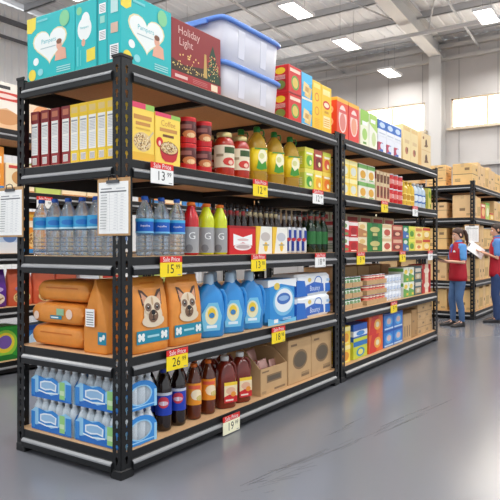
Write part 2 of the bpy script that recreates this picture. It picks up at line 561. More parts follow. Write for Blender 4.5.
def bottle_profile(r, h, neck, ribs=True):
    p = [(r * .82, 0), (r * .98, h * .025)]
    if ribs:
        for k in range(4):
            z = h * (.05 + .07 * k); p += [(r, z), (r, z + h * .045), (r * .955, z + h * .057)]
        p += [(r, h * .34), (r, h * .62)]
        for k in range(1):
            z = h * .64; p += [(r * .96, z), (r, z + h * .02)]
    else:
        p += [(r, h * .06), (r, h * .66)]
    p += [(r * .97, h * .7), (r * .84, h * .77), (r * .58, h * .85), (neck * 1.15, h * .905), (neck, h * .92), (neck, h * .955)]
    return p

def drink(r, h, neck, liquid, cap, label, lz=(.36, .6), marks=None, ribs=True, n=20, liquid2=None):
    pr = bottle_profile(r, h, neck, ribs)
    body = MB()
    body.lathe(pr, liquid, n=n)
    c = MB().lathe([(neck * 1.18, h * .935), (neck * 1.25, h * .945), (neck * 1.25, h * .985), (neck * 1.1, h)], cap, n=14)
    lb = MB().lathe([(r + .0012, h * lz[0]), (r + .0012, h * lz[1])], label, n=n, cap=False)
    for a0, a1, z0, z1, m, k in (marks or []):
        lb.cyl(r + .0012, a0, a1, h * z0, h * z1, m, k)
    return [('bottle_body', body.mesh()), ('bottle_label', lb.mesh()), ('bottle_cap', c.mesh())]

def can_kind(r, h, body, rim, marks, name='can_body', lid=None):
    mb = MB().lathe([(r * .95, 0), (r, h * .03), (r, h * .97), (r * .95, h)], body, n=18)
    for a0, a1, z0, z1, m, k in marks:
        mb.cyl(r, a0, a1, h * z0, h * z1, m, k)
    ld = MB().lathe([(r * 1.015, h * .93), (r * 1.02, h * .94), (r * 1.02, h), (r * .97, h * 1.01)], lid or rim, n=18)
    return [('can_body', mb.mesh()), ('can_lid', ld.mesh())]

def text_on_cyl(mb, r, ang, z, h, st, mat):
    vs, fs = text_mesh(st)
    k = len(mb.v)
    for q in vs:
        a = math.radians(ang) + q.x * h / r
        mb.v.append(((r + .003) * math.cos(a), (r + .003) * math.sin(a), z + q.y * h))
    for f in fs:
        mb.f.append(tuple(k + x for x in f)); mb.m.append(mb.mi(mat)); mb.sm.append(False)

K = {}
def kinds():
    cap = M((30, 92, 190), .4)
    # --- water
    K['water_aqua'] = drink(.055, .372, .0175, PET, cap, M((56, 160, 214), .35), (.46, .68), [(180, 276, .53, .62, M((40, 120, 200), .4), 'e'), (0, 360, .46, .49, M((190, 230, 245), .4), 'r')])
    k = drink(.055, .376, .0175, PET, cap, M((24, 92, 190), .35), (.38, .62), [(0, 360, .57, .62, M((70, 176, 226), .4), 'r'), (0, 360, .38, .41, M((120, 190, 230), .4), 'r')])
    lb = MB(); text_on_cyl(lb, .0572, VA, .376 * .5, .017, 'Aquafina', WHITE)
    K['water_deep'] = k + [('bottle_print', lb.mesh())]
    # --- sports drinks
    for nm, rgb in (('sport_red', (196, 20, 30)), ('sport_lime', (206, 214, 30))):
        k = drink(.056, .365, .024, M(rgb, .15, coat=.4, noise=.08, nscale=20), M((240, 120, 30), .4), M((160, 160, 162), .4), (.04, .53), [(VA - 50, VA + 6, .05, .2, M((120, 120, 124), .4), 'e')], ribs=False)
        lb = MB(); text_on_cyl(lb, .0575, VA, .13, .07, 'G', WHITE)
        K[nm] = k + [('bottle_print', lb.mesh())]
    # --- beer
    glass = M((38, 20, 12), .1, coat=.5); gg = M((16, 44, 24), .1, coat=.5)
    for nm, g, lab, cp in (('beer_red', glass, M((178, 34, 36), .4), M((30, 26, 26), .4)), ('beer_cream', glass, M((214, 196, 150), .4), M((30, 26, 26), .4)), ('beer_white', glass, M((190, 186, 182), .4), M((24, 24, 26), .4)), ('beer_green', gg, M((40, 110, 52), .4), M((24, 30, 24), .4))):
        r, h = (.034, .385) if nm != 'beer_green' else (.05, .40)
        b = MB().lathe([(r * .9, 0), (r, .008), (r, h * .55), (r * .85, h * .63), (r * .52, h * .72), (r * .44, h * .9), (r * .5, h * .93)], g, n=14)
        l = MB().lathe([(r + .001, h * .2), (r + .001, h * .5)], lab, n=14, cap=False)
        nk = MB().lathe([(r * .5, h * .76), (r * .475, h * .86)], lab if nm != 'beer_green' else M((150, 40, 36), .4), n=12, cap=False)
        c = MB().lathe([(r * .56, h * .93), (r * .58, h * .94), (r * .5, h)], cp, n=12)
        K[nm] = [('bottle_body', b.mesh()), ('bottle_label', l.mesh()), ('neck_label', nk.mesh()), ('bottle_cap', c.mesh())]
    # --- carriers: open trays with a printed front
    def carrier(w, d, h, base, art):
        t = .004
        mb = MB()
        mb.box(0, 0, 0, w, t, h, base); mb.box(0, d - t, 0, w, d, h, base); mb.box(0, t, 0, t, d - t, h, base); mb.box(w - t, t, 0, w, d - t, h, base); mb.box(t, t, 0, w - t, d - t, t, base)
        for f in art: mb.art(frame(f, w, d, h), art[f])
        return [('carrier', mb.mesh())]
    red = M((206, 24, 32), .35)
    K['carrier_red'] = carrier(.355, .25, .215, red, {'F': [('p', [(.14, .3), (.5, .42), (.86, .3), (.86, .72), (.5, .6), (.14, .72)], WHITE), ('e', (.5, .26, .33, .13), M((235, 225, 225), .4)), ('e', (.5, .26, .26, .07), M((190, 170, 170), .4)), ('r', (0, .92, 1, 1), M((160, 16, 24), .4)), ('e', (.5, .51, .22, .045), M((222, 190, 190), .4))]})
    yel = M((240, 196, 60), .4)
    for i in (1, 2):
        K['carrier_yellow%d' % i] = carrier(.238, .25, .22, yel, {'F': [('p', [(.12, 0), (1, 0), (1, 1), (.3, 1)], M((240, 238, 230), .4)), ('e', (.58, .62, .3, .17), M((200, 190, 185), .4) if i == 1 else M((196, 198, 206), .4)), ('e', (.6, .25, .12, .18), yel), ('r', (.4, .3, .8, .34), M((150, 150, 150), .4))]})
    nb = M((34, 60, 150), .35)
    # slim energy cans
    rr, hh = .033, .225
    mb = MB().lathe([(rr * .85, 0), (rr, .012), (rr, hh - .02), (rr * .8, hh - .004), (rr * .8, hh)], M((214, 216, 222), .3), n=18)
    mb.cyl(rr, VA - 90, VA + 4, .018, hh * .48, nb, 'r', 8); mb.cyl(rr, VA, VA + 84, hh * .52, hh - .022, nb, 'r', 8); mb.cyl(rr, VA - 88, VA - 2, hh * .52, hh - .022, M((224, 226, 232), .3), 'r', 8)
    mb.cyl(rr, VA - 36, VA + 36, hh * .46, hh * .6, M((200, 50, 60), .4), 'e', 8, .002)
    top = MB().lathe([(rr * .8, hh), (rr * .8, hh + .003), (rr * .7, hh + .001)], M((190, 192, 196), .3, .8), n=16)
    K['energy_can'] = [('can_body', mb.mesh()), ('can_lid', top.mesh())]

    # --- top shelf cartons
    bub = M((236, 214, 70), .4); skin = M((226, 170, 146), .5); mint = M((130, 204, 150), .4); wb = M((236, 240, 238), .4); gold = M((228, 220, 170), .4)
    heart = [('p', [(0, 1), (.2, 1), (.19, .82), (.1, .76), (0, .78)], bub), ('h', (.49, .53, .36, .3), gold), ('h', (.49, .53, .335, .275), wb),
             ('e', (.2, .3, .06, .06), wb), ('t', (.47, .58, .042, 'Pampers'), M((60, 180, 190), .4)), ('r', (.3, .47, .62, .485), M((170, 190, 195), .4)),
             ('e', (.69, .47, .055, .075), skin), ('p', [(.6, .24), (.84, .24), (.82, .4), (.72, .44), (.62, .36)], skin), ('e', (.69, .525, .055, .04), M((130, 84, 60), .5)),
             ('e', (.12, .1, .08, .09), bub), ('e', (.3, .12, .06, .055), M((140, 214, 220), .4)), ('lines', (.64, .06, .92, .16, 3), M((170, 226, 226), .4)), ('e', (.8, .85, .1, .12), mint), ('r', (.22, .9, .45, .935), M((120, 206, 210), .4))]
    K['diaper_heart'] = carton(.3, .47, .42, TEAL, {'E': heart, 'F': [('r', (.2, .7, .8, .95), bub)], 'R': [('p', [(0, 1), (1, 1), (.2, .7)], bub)]})
    K['diaper_side'] = carton(.42, .19, .42, TEAL, {'E': [('e', (.45, .6, .33, .17), wb), ('e', (.5, .72, .2, .12), wb), ('e', (.4, .4, .09, .055), skin), ('p', [(.55, .1), (.95, .12), (.95, .3), (.55, .28)], bub), ('e', (.2, .88, .13, .06), mint), ('r', (.1, .07, .17, .36), M((90, 206, 208), .4)), ('r', (.25, .07, .3, .3), M((90, 206, 208), .4)), ('t', (.45, .62, .022, 'Pampers'), M((90, 190, 196), .4))]})
    code = [('r', (.42, .02, .46, .98), M((14, 150, 156), .4)), ('r', (.02, .02, .06, .98), M((14, 150, 156), .4))]
    for q in (.74, .36):
        code += [('r', (.1, q, .38, q + .14), WHITE), ('lines', (.13, q + .02, .35, q + .13, 5), GREY)]
    for q in (.6,): code += [('r', (.14, q, .34, q + .1), M((150, 214, 200), .4))]
    code += [('r', (.56, .06, .92, .26), WHITE), ('lines', (.6, .08, .88, .25, 7), INK), ('r', (.6, .7, .9, .9), M((190, 222, 220), .4)), ('r', (.6, .42, .9, .56), M((214, 180, 160), .4)), ('p', [(.55, 1), (1, 1), (1, .9)], bub)]
    front = [it for it in heart if True]
    K['diaper_code'] = carton(.45, .2, .425, TEAL, {'E': code, 'F': front})
    # fairy-light carton
    wine = M((140, 26, 32), .4); deep = M((104, 18, 24), .4); warm = M((250, 214, 130), .4); tree = M((30, 62, 40), .5)
    art = [('r', (0, .0, 1, .17), M((170, 40, 44), .4)), ('r', (0, .17, 1, .2), M((30, 26, 22), .4)), ('p', [(0, .18), (1, .18), (1, .32), (.9, .42), (.72, .42), (.6, .36), (.4, .33), (.25, .3), (.1, .33), (0, .36)], M((58, 40, 26), .5)),
           ('p', [(.66, .2), (.98, .2), (.92, .4), (.95, .4), (.88, .6), (.9, .6), (.82, .82), (.74, .6), (.76, .6), (.7, .4), (.72, .4)], tree), ('dots', (.82, .42, .12, .22, 60, .007, 5), warm), ('dots', (.82, .42, .12, .2, 16, .009, 8), M((214, 60, 50), .4)),
           ('dots', (.35, .28, .33, .08, 46, .008, 2), warm), ('p', [(.62, .22), (.7, .22), (.68, .62), (.64, .62)], M((196, 160, 90), .5)), ('dots', (.3, .45, .28, .05, 10, .012, 4), warm),
           ('t', (.33, .84, .075, 'Holiday'), M((228, 186, 178), .4)), ('t', (.27, .66, .075, 'Light'), M((228, 186, 178), .4)), ('r', (.06, .07, .3, .12), M((226, 190, 184), .4)), ('r', (.78, .04, .92, .15), M((240, 220, 190), .4)), ('lines', (.4, .06, .7, .14, 3), M((200, 110, 108), .4))]
    K['light_carton'] = carton(.54, .34, .41, wine, {'F': art, 'E': [('r', (.5, .05, .95, .9), deep), ('dots', (.75, .4, .15, .3, 20, .02, 3), warm)]})
    # storage bin
    tubm = M((236, 235, 242), .35, alpha=.66, spec=.4); rib = M((214, 214, 226), .35)
    def bin_kind(h):
        mb = MB().sq([(.375, .225, 0), (.385, .235, .01), (.41, .25, h - .03)], tubm, 9, 40)
        ribs = []
        for sx in (-.17, .14):
            q = MB()
            q.rings([[(sx - .04, -.241, .05), (sx + .04, -.241, .05), (sx + .04, -.23, .05), (sx - .04, -.23, .05)], [(sx - .045, -.252, h - .06), (sx + .045, -.252, h - .06), (sx + .045, -.24, h - .06), (sx - .045, -.24, h - .06)]], rib, sm=False)
            ribs.append(('tub_rib', q.mesh()))
        ld = MB().sq([(.43, .268, h - .035), (.436, .274, h - .03), (.436, .274, h - .008), (.425, .265, h), (.39, .23, h + .004), (.385, .225, h - .006)], M((96, 142, 224), .35), 9, 40)
        ha = MB().box(-.448, -.1, h - .05, -.43, .1, h - .015, M((96, 142, 224), .35))
        return [('tub', mb.mesh(), ribs), ('bin_lid', ld.mesh(), [('bin_latch', ha.mesh())])]
    K['bin_low'] = bin_kind(.295); K['bin_high'] = bin_kind(.325)
    # crackers and pasta
    K['cracker_red'] = carton(.23, .17, .246, RED, {'F': [('e', (.5, .42, .3, .26), M((90, 160, 60), .4)), ('e', (.5, .42, .22, .19), M((220, 190, 90), .4)), ('r', (.1, .78, .9, .9), M((240, 210, 190), .4)), ('r', (0, 0, 1, .05), M((150, 20, 24), .4))],
                           'E': [('e', (.5, .8, .3, .12), YELLOW), ('r', (.15, .1, .85, .6), M((180, 26, 28), .4)), ('e', (.5, .3, .3, .16), M((120, 140, 60), .4)), ('lines', (.2, .5, .8, .66, 4), M((240, 200, 190), .4))], 'T': [('r', (.1, .4, .9, .6), M((240, 80, 60), .4))]})
    K['cracker_blue'] = carton(.2, .17, .24, M((60, 170, 220), .4), {'F': [('p', [(0, .55), (1, .7), (1, 1), (0, 1)], M((80, 190, 236), .4)), ('p', [(.25, .15), (.8, .1), (.95, .5), (.4, .6)], M((232, 196, 120), .5)), ('p', [(.1, .3), (.6, .22), (.7, .6), (.2, .68)], M((240, 214, 150), .5)), ('p', [(.3, .34), (.62, .3), (.66, .48), (.34, .52)], M((206, 160, 90), .5)), ('r', (0, 0, 1, .08), M((240, 230, 210), .4))]})
    ym = M((246, 200, 40), .4)
    K['pasta_lines'] = carton(.17, .18, .46, ym, {'F': [('ring', (.5, .68, .26, .09, .7), M((230, 130, 30), .4)), ('ring', (.5, .4, .26, .09, .7), M((230, 150, 30), .4)), ('r', (.1, .86, .9, .95), M((250, 226, 120), .4)), ('lines', (.2, .06, .8, .26, 6), M((240, 170, 30), .4))], 'E': [('lines', (.2, .1, .8, .9, 12), M((250, 226, 120), .4))]})
    K['pasta_badge'] = carton(.22, .18, .455, ym, {'F': [('e', (.5, .6, .34, .09), RED), ('e', (.5, .6, .24, .05), M((250, 220, 190), .4)), ('r', (.15, .8, .85, .92), M((250, 230, 150), .4)), ('r', (.2, .12, .85, .36), M((250, 232, 170), .4)), ('lines', (.25, .15, .8, .33, 4), M((236, 160, 40), .4)), ('r', (.3, .42, .7, .47), M((210, 150, 30), .4))]})
    # middle rack, top
    def fruit(base, side, blob): return carton(.265, .2, .41, base, {'F': [('e', (.5, .5, .36, .34), M((246, 214, 206), .4)), ('e', (.5, .42, .26, .22), blob), ('r', (.2, .64, .8, .72), M((220, 90, 90), .4)), ('r', (0, .9, 1, 1), M((240, 180, 60), .4))], 'E': [('ring', (.5, .7, .3, .12, .7), M((250, 200, 150), .4)), ('ring', (.5, .4, .3, .12, .7), M((250, 200, 150), .4)), ('r', (0, .92, 1, 1), M((240, 180, 60), .4))]})
    K['fruit_orange'] = fruit(M((232, 74, 40), .4), ORANGE, M((226, 130, 120), .4)); K['fruit_red'] = fruit(M((226, 60, 58), .4), RED, M((238, 160, 130), .4))
    K['herb_white'] = carton(.23, .2, .4, M((236, 238, 214), .45), {'F': [('p', [(0, .55), (1, .75), (1, 1), (0, 1)], M((150, 200, 80), .4)), ('e', (.5, .35, .3, .16), M((170, 210, 110), .4)), ('r', (.2, .6, .8, .7), WHITE), ('r', (.3, .08, .7, .14), M((110, 160, 60), .4))]})
    K['herb_lime'] = carton(.23, .2, .4, M((240, 240, 226), .45), {'F': [('p', [(0, .7), (1, .5), (1, 1), (0, 1)], M((180, 216, 110), .4)), ('e', (.55, .3, .26, .2), M((206, 222, 160), .4)), ('r', (.15, .74, .75, .84), WHITE)]})
    K['roll_blue'] = carton(.25, .2, .195, M((240, 242, 248), .45), {'F': [('r', (0, .4, 1, .92), M((40, 110, 200), .4)), ('e', (.5, .66, .34, .16), M((200, 220, 245), .4)), ('r', (.1, .12, .9, .2), M((200, 206, 220), .4))], 'E': [('r', (0, .4, 1, .92), M((34, 90, 170), .4))]})
    K['roll_red'] = carton(.25, .2, .195, M((236, 238, 246), .45), {'F': [('r', (.0, 0, .6, .62), M((40, 100, 190), .4)), ('p', [(0, .62), (.5, .62), (.3, .2), (0, .1)], M((190, 60, 90), .4)), ('e', (.5, .4, .26, .18), M((226, 230, 244), .4))], 'E': [('r', (0, 0, 1, .6), M((150, 50, 90), .4))]})
    K['tea_beige'] = carton(.285, .22, .47, M((236, 214, 160), .5), {'F': [('r', (.08, .84, .92, .94), M((226, 190, 120), .4)), ('e', (.45, .3, .2, .1), M((190, 120, 90), .5)), ('e', (.55, .33, .1, .06), M((130, 80, 60), .5)), ('r', (.2, .5, .8, .6), M((220, 190, 140), .4))]})
    K['bean_beige'] = carton(.42, .22, .48, M((230, 204, 156), .5), {'F': [('r', (0, .5, 1, .512), TAN), ('e', (.5, .72, .1, .12), M((90, 56, 36), .5)), ('e', (.5, .28, .12, .12), M((90, 56, 36), .5)), ('p', [(.3, .6), (.7, .64), (.6, .7), (.35, .66)], M((120, 80, 50), .5)), ('p', [(.3, .14), (.75, .18), (.6, .26), (.35, .22)], M((120, 80, 50), .5)), ('e', (.2, .85, .08, .04), M((150, 100, 60), .5))]})

    # --- cereal shelf
    def spine(base, band, title): return carton(.28, .079, .37, base, {'E': [('r', (0, .8, 1, 1), band), ('r', (.15, .85, .85, .95), title), ('r', (.1, .22, .9, .78), M((240, 238, 232), .45)), ('lines', (.18, .25, .82, .5, 9), LGREY), ('lines', (.18, .53, .82, .7, 7), M((186, 186, 190), .5)), ('r', (.15, .71, .85, .735), GREY), ('r', (.22, .05, .78, .17), M((236, 230, 224), .45)), ('lines', (.26, .06, .74, .16, 6), GREY)]})
    K['spine_red'] = spine(M((146, 40, 44), .4), M((126, 34, 38), .4), M((186, 110, 80), .4))
    K['spine_yellow'] = spine(M((240, 206, 50), .4), M((236, 196, 40), .4), M((220, 190, 120), .4))
    bowl = M((196, 36, 44), .4); oat = M((226, 196, 140), .5); oatd = M((150, 104, 60), .5); yb = M((250, 216, 92), .45); br = M((206, 146, 74), .5)
    K['cereal_plain'] = carton(.205, .062, .35, yb, {'F': [('r', (0, .9, .62, 1), M((224, 70, 104), .4)), ('r', (.62, .9, 1, 1), M((150, 196, 90), .4)), ('r', (.12, .71, .88, .79), br), ('r', (.2, .61, .82, .67), br), ('e', (.48, .33, .38, .17), oat), ('dots', (.48, .33, .34, .15, 70, .022, 3), oatd), ('dots', (.48, .33, .34, .14, 40, .02, 6), CREAM), ('p', [(.78, .4), (.96, .52), (.94, .55), (.74, .44)], M((210, 190, 150), .4)), ('r', (0, 0, 1, .14), M((236, 186, 60), .45)), ('r', (.2, .54, .8, .57), M((226, 180, 70), .4))]})
    K['cereal_bowl'] = carton(.24, .062, .325, yb, {'F': [('r', (0, .92, .62, 1), M((224, 70, 104), .4)), ('r', (.62, .92, 1, 1), M((150, 196, 90), .4)), ('t', (.5, .8, .052, 'Coffee'), br), ('r', (.16, .64, .86, .71), br), ('r', (.28, .54, .72, .59), M((120, 70, 40), .45)), ('e', (.16, .42, .13, .1), RED), ('e', (.16, .4, .05, .05), M((250, 200, 190), .4)), ('p', [(.16, .3), (.9, .3), (.82, .12), (.68, .06), (.38, .06), (.24, .12)], bowl), ('e', (.53, .32, .37, .13), M((150, 24, 34), .4)), ('e', (.53, .33, .34, .11), oat), ('dots', (.53, .34, .32, .12, 80, .019, 9), oatd), ('dots', (.53, .35, .3, .1, 40, .018, 12), CREAM)]})
    K['nut_can'] = can_kind(.062, .178, M((86, 30, 30), .35), RED, [(0, 360, .02, .26, M((196, 26, 34), .35), 'r'), (VA - 40, VA + 62, .2, .5, M((200, 120, 70), .5), 'e'), (VA - 10, VA + 50, .22, .4, M((236, 200, 150), .5), 'e'), (VA - 66, VA + 20, .56, .72, M((150, 90, 84), .5), 'r'), (0, 360, .84, .93, M((200, 30, 38), .35), 'r')])
    sauce = M((176, 46, 26), .15, coat=.5, noise=.15, nscale=30)
    r, h = .077, .33
    b = MB().lathe([(r * .92, 0), (r, .012), (r, h * .74), (r * .9, h * .82), (r * .68, h * .88), (r * .68, h * .9)], sauce, n=24)
    l = MB().lathe([(r + .001, h * .2), (r + .001, h * .7)], M((240, 226, 198), .5), n=24, cap=False)
    l.cyl(r + .001, VA - 20, VA + 56, h * .24, h * .42, M((206, 60, 50), .5), 'e'); l.cyl(r + .001, VA + 10, VA + 40, h * .26, h * .36, M((244, 200, 180), .5), 'e', 8, .003); l.cyl(r + .001, VA - 10, VA + 62, h * .52, h * .66, M((60, 84, 44), .5)); l.cyl(r + .001, VA - 60, VA - 16, h * .44, h * .5, M((170, 150, 120), .5))
    c = MB().lathe([(r * .74, h * .89), (r * .76, h * .9), (r * .76, h * .98), (r * .7, h)], M((206, 188, 130), .35, .6), n=22)
    K['sauce_jar'] = [('jar_body', b.mesh()), ('jar_label', l.mesh()), ('jar_lid', c.mesh())]
    oil = M((232, 190, 66), .08, trans=.5, alpha=.85, coat=.3)
    b = MB().sq([(.07, .066, 0), (.077, .073, .015), (.077, .073, .27), (.074, .07, .3), (.058, .056, .35), (.034, .034, .39), (.022, .022, .405), (.022, .022, .415)], oil, 3.2, 28)
    l = MB().sq([(.0785, .0745, .085), (.0785, .0745, .27)], M((244, 214, 40), .4), 3.2, 28)
    l.art((Vector((-.06, -.0745, .085)), Vector((1, 0, 0)), Vector((0, 0, 1)), Vector((0, -1, 0)), .12, .185), [('e', (.62, .62, .34, .34), M((250, 246, 214), .4)), ('p', [(.15, .1), (.5, .04), (.95, .12), (.85, .45), (.55, .3), (.3, .5)], M((70, 150, 50), .4)), ('e', (.55, .66, .2, .13), M((220, 220, 150), .4)), ('r', (0, .94, 1, 1), M((60, 140, 50), .4))])
    c = MB().lathe([(.027, .405), (.028, .41), (.028, .445), (.022, .452)], M((40, 132, 56), .35), n=16)
    hd = MB().tube([(.02, 0, .425), (.06, 0, .43), (.068, 0, .405), (.06, 0, .385), (.035, 0, .38)], .006, M((40, 132, 56), .35))
    K['oil_jug'] = [('jug_body', b.mesh()), ('jug_label', l.mesh()), ('jug_cap', c.mesh(), [('cap_ring', hd.mesh())])]
    def juice(base, fruit, top, w=.17, h=.19): return carton(w, .14, h, base, {'F': [('r', (0, .8, 1, 1), top), ('e', (.5, .38, .34, .26), fruit), ('r', (.15, .68, .85, .78), M((250, 246, 220), .4)), ('e', (.62, .3, .14, .12), M((250, 240, 180), .4))], 'E': [('r', (0, .8, 1, 1), top), ('lines', (.2, .2, .8, .6, 5), M((240, 236, 200), .4))]})
    K['juice_lime'] = juice(M((210, 214, 60), .4), M((110, 176, 60), .4), M((236, 226, 90), .4)); K['juice_cherry'] = juice(M((176, 60, 50), .4), M((120, 30, 36), .4), M((190, 90, 70), .4)); K['juice_peach'] = juice(M((240, 190, 60), .4), M((226, 90, 60), .4), M((206, 214, 80), .4))
    K['juice_green'] = juice(M((196, 214, 90), .4), M((70, 160, 60), .4), M((236, 230, 110), .4)); K['juice_yellow'] = juice(M((246, 210, 50), .4), M((240, 170, 40), .4), M((246, 226, 100), .4)); K['juice_orange'] = juice(M((240, 170, 40), .4), M((236, 120, 40), .4), M((246, 214, 90), .4))

    # --- generic small cartons of the middle rack
    def small(w, h, base, a, b_, d=.2, style=0):
        if style == 0: it = [('r', (0, .72, 1, .95), a), ('e', (.5, .38, .34, .24), b_), ('r', (.2, .06, .8, .12), a)]
        elif style == 1: it = [('p', [(0, 0), (1, 0), (1, .4), (0, .62)], a), ('e', (.45, .7, .32, .16), b_), ('r', (.55, .1, .9, .26), b_)]
        elif style == 2: it = [('r', (.12, .12, .88, .5), a), ('r', (.12, .62, .88, .88), b_), ('e', (.5, .31, .22, .14), b_)]
        else: it = [('r', (.3, 0, .7, 1), a), ('e', (.5, .55, .32, .2), b_), ('r', (.35, .1, .65, .3), b_)]
        return carton(w, d, h, base, {'F': it, 'E': [('r', (0, .72, 1, .95), a), ('lines', (.2, .2, .8, .6, 4), b_)]})
    G = small
    K['b2_yellow'] = G(.205, .19, M((248, 216, 90), .45), M((250, 236, 170), .45), M((222, 226, 214), .45)); K['b2_white'] = G(.22, .19, M((240, 236, 220), .45), M((120, 176, 90), .45), M((226, 170, 60), .45)); K['b2_slim'] = G(.1, .355, M((216, 190, 150), .5), M((150, 60, 44), .45), M((110, 66, 40), .5), .15, 2)
    K['b2_lime'] = G(.14, .3, M((206, 206, 90), .5), M((230, 216, 120), .45), M((130, 160, 60), .5), .15, 1)
    K['red_can'] = can_kind(.07, .178, M((206, 40, 44), .35), M((200, 200, 204), .35, .7), [(0, 360, .36, .62, M((240, 226, 220), .4), 'r'), (VA - 40, VA + 40, .3, .68, M((226, 120, 110), .4), 'e')])
    K['green_can'] = can_kind(.04, .104, M((40, 120, 64), .35), M((200, 202, 206), .3, .8), [(0, 360, .3, .78, M((236, 240, 232), .4), 'r'), (VA - 40, VA + 40, .36, .7, M((110, 160, 90), .4), 'e')])
    K['tomato_can'] = can_kind(.046, .104, M((200, 44, 40), .35), M((200, 202, 206), .3, .8), [(VA - 50, VA + 50, .2, .6, M((240, 150, 120), .4), 'e'), (0, 360, .7, .85, M((240, 220, 200), .4), 'r')])
    K['dairy_tub'] = can_kind(.052, .1, M((236, 240, 246), .35), M((60, 130, 206), .35), [(0, 360, .3, .66, M((70, 140, 210), .4), 'r'), (VA - 50, VA + 50, .3, .72, M((240, 244, 250), .4), 'e')], lid=M((230, 236, 244), .4))
    def tray(w, d=.2, h=.05):
        t = .005
        mb = MB(); mb.box(0, 0, 0, w, t, h, CARD); mb.box(0, d - t, 0, w, d, h, CARD); mb.box(0, t, 0, t, d - t, h, CARD); mb.box(w - t, t, 0, w, d - t, h, CARD); mb.box(t, t, 0, w - t, d - t, .004, CARD)
        return [('tray', mb.mesh())]
    K['tray'] = tray(.262); K['tray_wide'] = tray(.297)
    K['small_oil'] = drink(.055, .33, .018, M((226, 186, 50), .1, coat=.4), M((240, 200, 60), .4), M((246, 224, 110), .4), (.2, .5), [(VA - 40, VA + 50, .24, .46, M((200, 150, 40), .4), 'e')], ribs=False)
    K['small_blue'] = drink(.062, .33, .02, M((190, 210, 226), .2, coat=.3), M((236, 240, 244), .4), M((60, 110, 180), .4), (.2, .55), [(VA - 40, VA + 50, .26, .5, M((226, 234, 244), .4), 'e')], ribs=False)
    w3 = [('white_red', (238, 232, 226), (200, 60, 60), (120, 150, 90), 1, .215), ('crimson', (206, 34, 40), (240, 226, 220), (170, 20, 30), 0, .23), ('cream_brown', (240, 224, 186), (190, 130, 80), (226, 190, 120), 1, .24),
          ('emerald', (30, 130, 60), (20, 100, 46), (200, 190, 120), 3, .45), ('ivory', (244, 234, 206), (226, 196, 150), (200, 90, 70), 0, .3), ('rust', (176, 70, 56), (120, 44, 40), (230, 180, 150), 2, .39),
          ('jade', (40, 140, 84), (60, 110, 180), (220, 226, 214), 1, .22), ('chartreuse', (206, 216, 60), (240, 230, 90), (90, 150, 50), 0, .23), ('butter', (246, 216, 120), (250, 232, 170), (216, 130, 60), 2, .34), ('golden', (240, 200, 80), (206, 70, 50), (250, 230, 180), 0, .32)]
    for nm, a, b_, c_, st, w in w3: K['b3_' + nm] = G(w, .16, M(a, .42), M(b_, .42), M(c_, .42), .2, st)
    K['b4_leaf'] = G(.2, .19, M((238, 240, 226), .45), M((110, 170, 80), .4), M((236, 206, 70), .4), .2, 1); K['b4_teal'] = G(.3, .19, M((70, 96, 100), .45), M((196, 170, 130), .4), M((216, 206, 190), .4), .2, 2); K['b4_red'] = G(.38, .2, M((190, 44, 44), .42), M((236, 206, 180), .42), M((240, 220, 200), .42), .2, 3)
    K['b5_yellow'] = G(.24, .19, M((248, 214, 70), .42), M((252, 236, 160), .42), M((226, 150, 50), .42), .22, 0)
    K['b5_blue'] = carton(.37, .22, .185, M((40, 96, 190), .4), {'F': [('r', (0, .3, 1, .62), M((236, 240, 246), .4)), ('e', (.5, .45, .3, .14), M((70, 140, 210), .4)), ('r', (0, 0, 1, .2), M((206, 214, 60), .4))], 'E': [('r', (0, .3, 1, .62), M((226, 230, 240), .4))]})
    K['b5_lime'] = carton(.37, .22, .185, M((206, 212, 60), .4), {'F': [('r', (0, .72, 1, 1), M((50, 120, 190), .4)), ('e', (.5, .36, .3, .26), M((60, 150, 190), .4)), ('e', (.5, .36, .18, .16), M((240, 230, 110), .4))]})
    K['b5_orange'] = carton(.42, .24, .205, M((232, 104, 40), .4), {'F': [('p', [(0, 0), (.5, 0), (.7, 1), (.2, 1)], M((214, 50, 44), .4)), ('e', (.6, .5, .24, .3), M((246, 176, 70), .4)), ('e', (.6, .5, .12, .16), M((240, 226, 190), .4))], 'E': [('r', (.1, .1, .9, .9), M((206, 60, 44), .4))]})
    K['b5_azure'] = carton(.315, .24, .2, M((46, 120, 206), .4), {'F': [('e', (.5, .5, .36, .3), M((90, 170, 230), .4)), ('e', (.5, .52, .22, .18), M((220, 190, 190), .4)), ('r', (0, .88, 1, 1), M((30, 84, 170), .4)), ('r', (.05, .05, .95, .14), M((200, 220, 240), .4))], 'E': [('r', (.1, .1, .9, .9), M((30, 90, 180), .4))]})
def join(a, b):
    k = len(a.v); a.v += b.v
    for f, m, s_ in zip(b.f, b.m, b.sm):
        a.f.append(tuple(k + x for x in f)); a.m.append(a.mi(b.mats[m])); a.sm.append(s_)

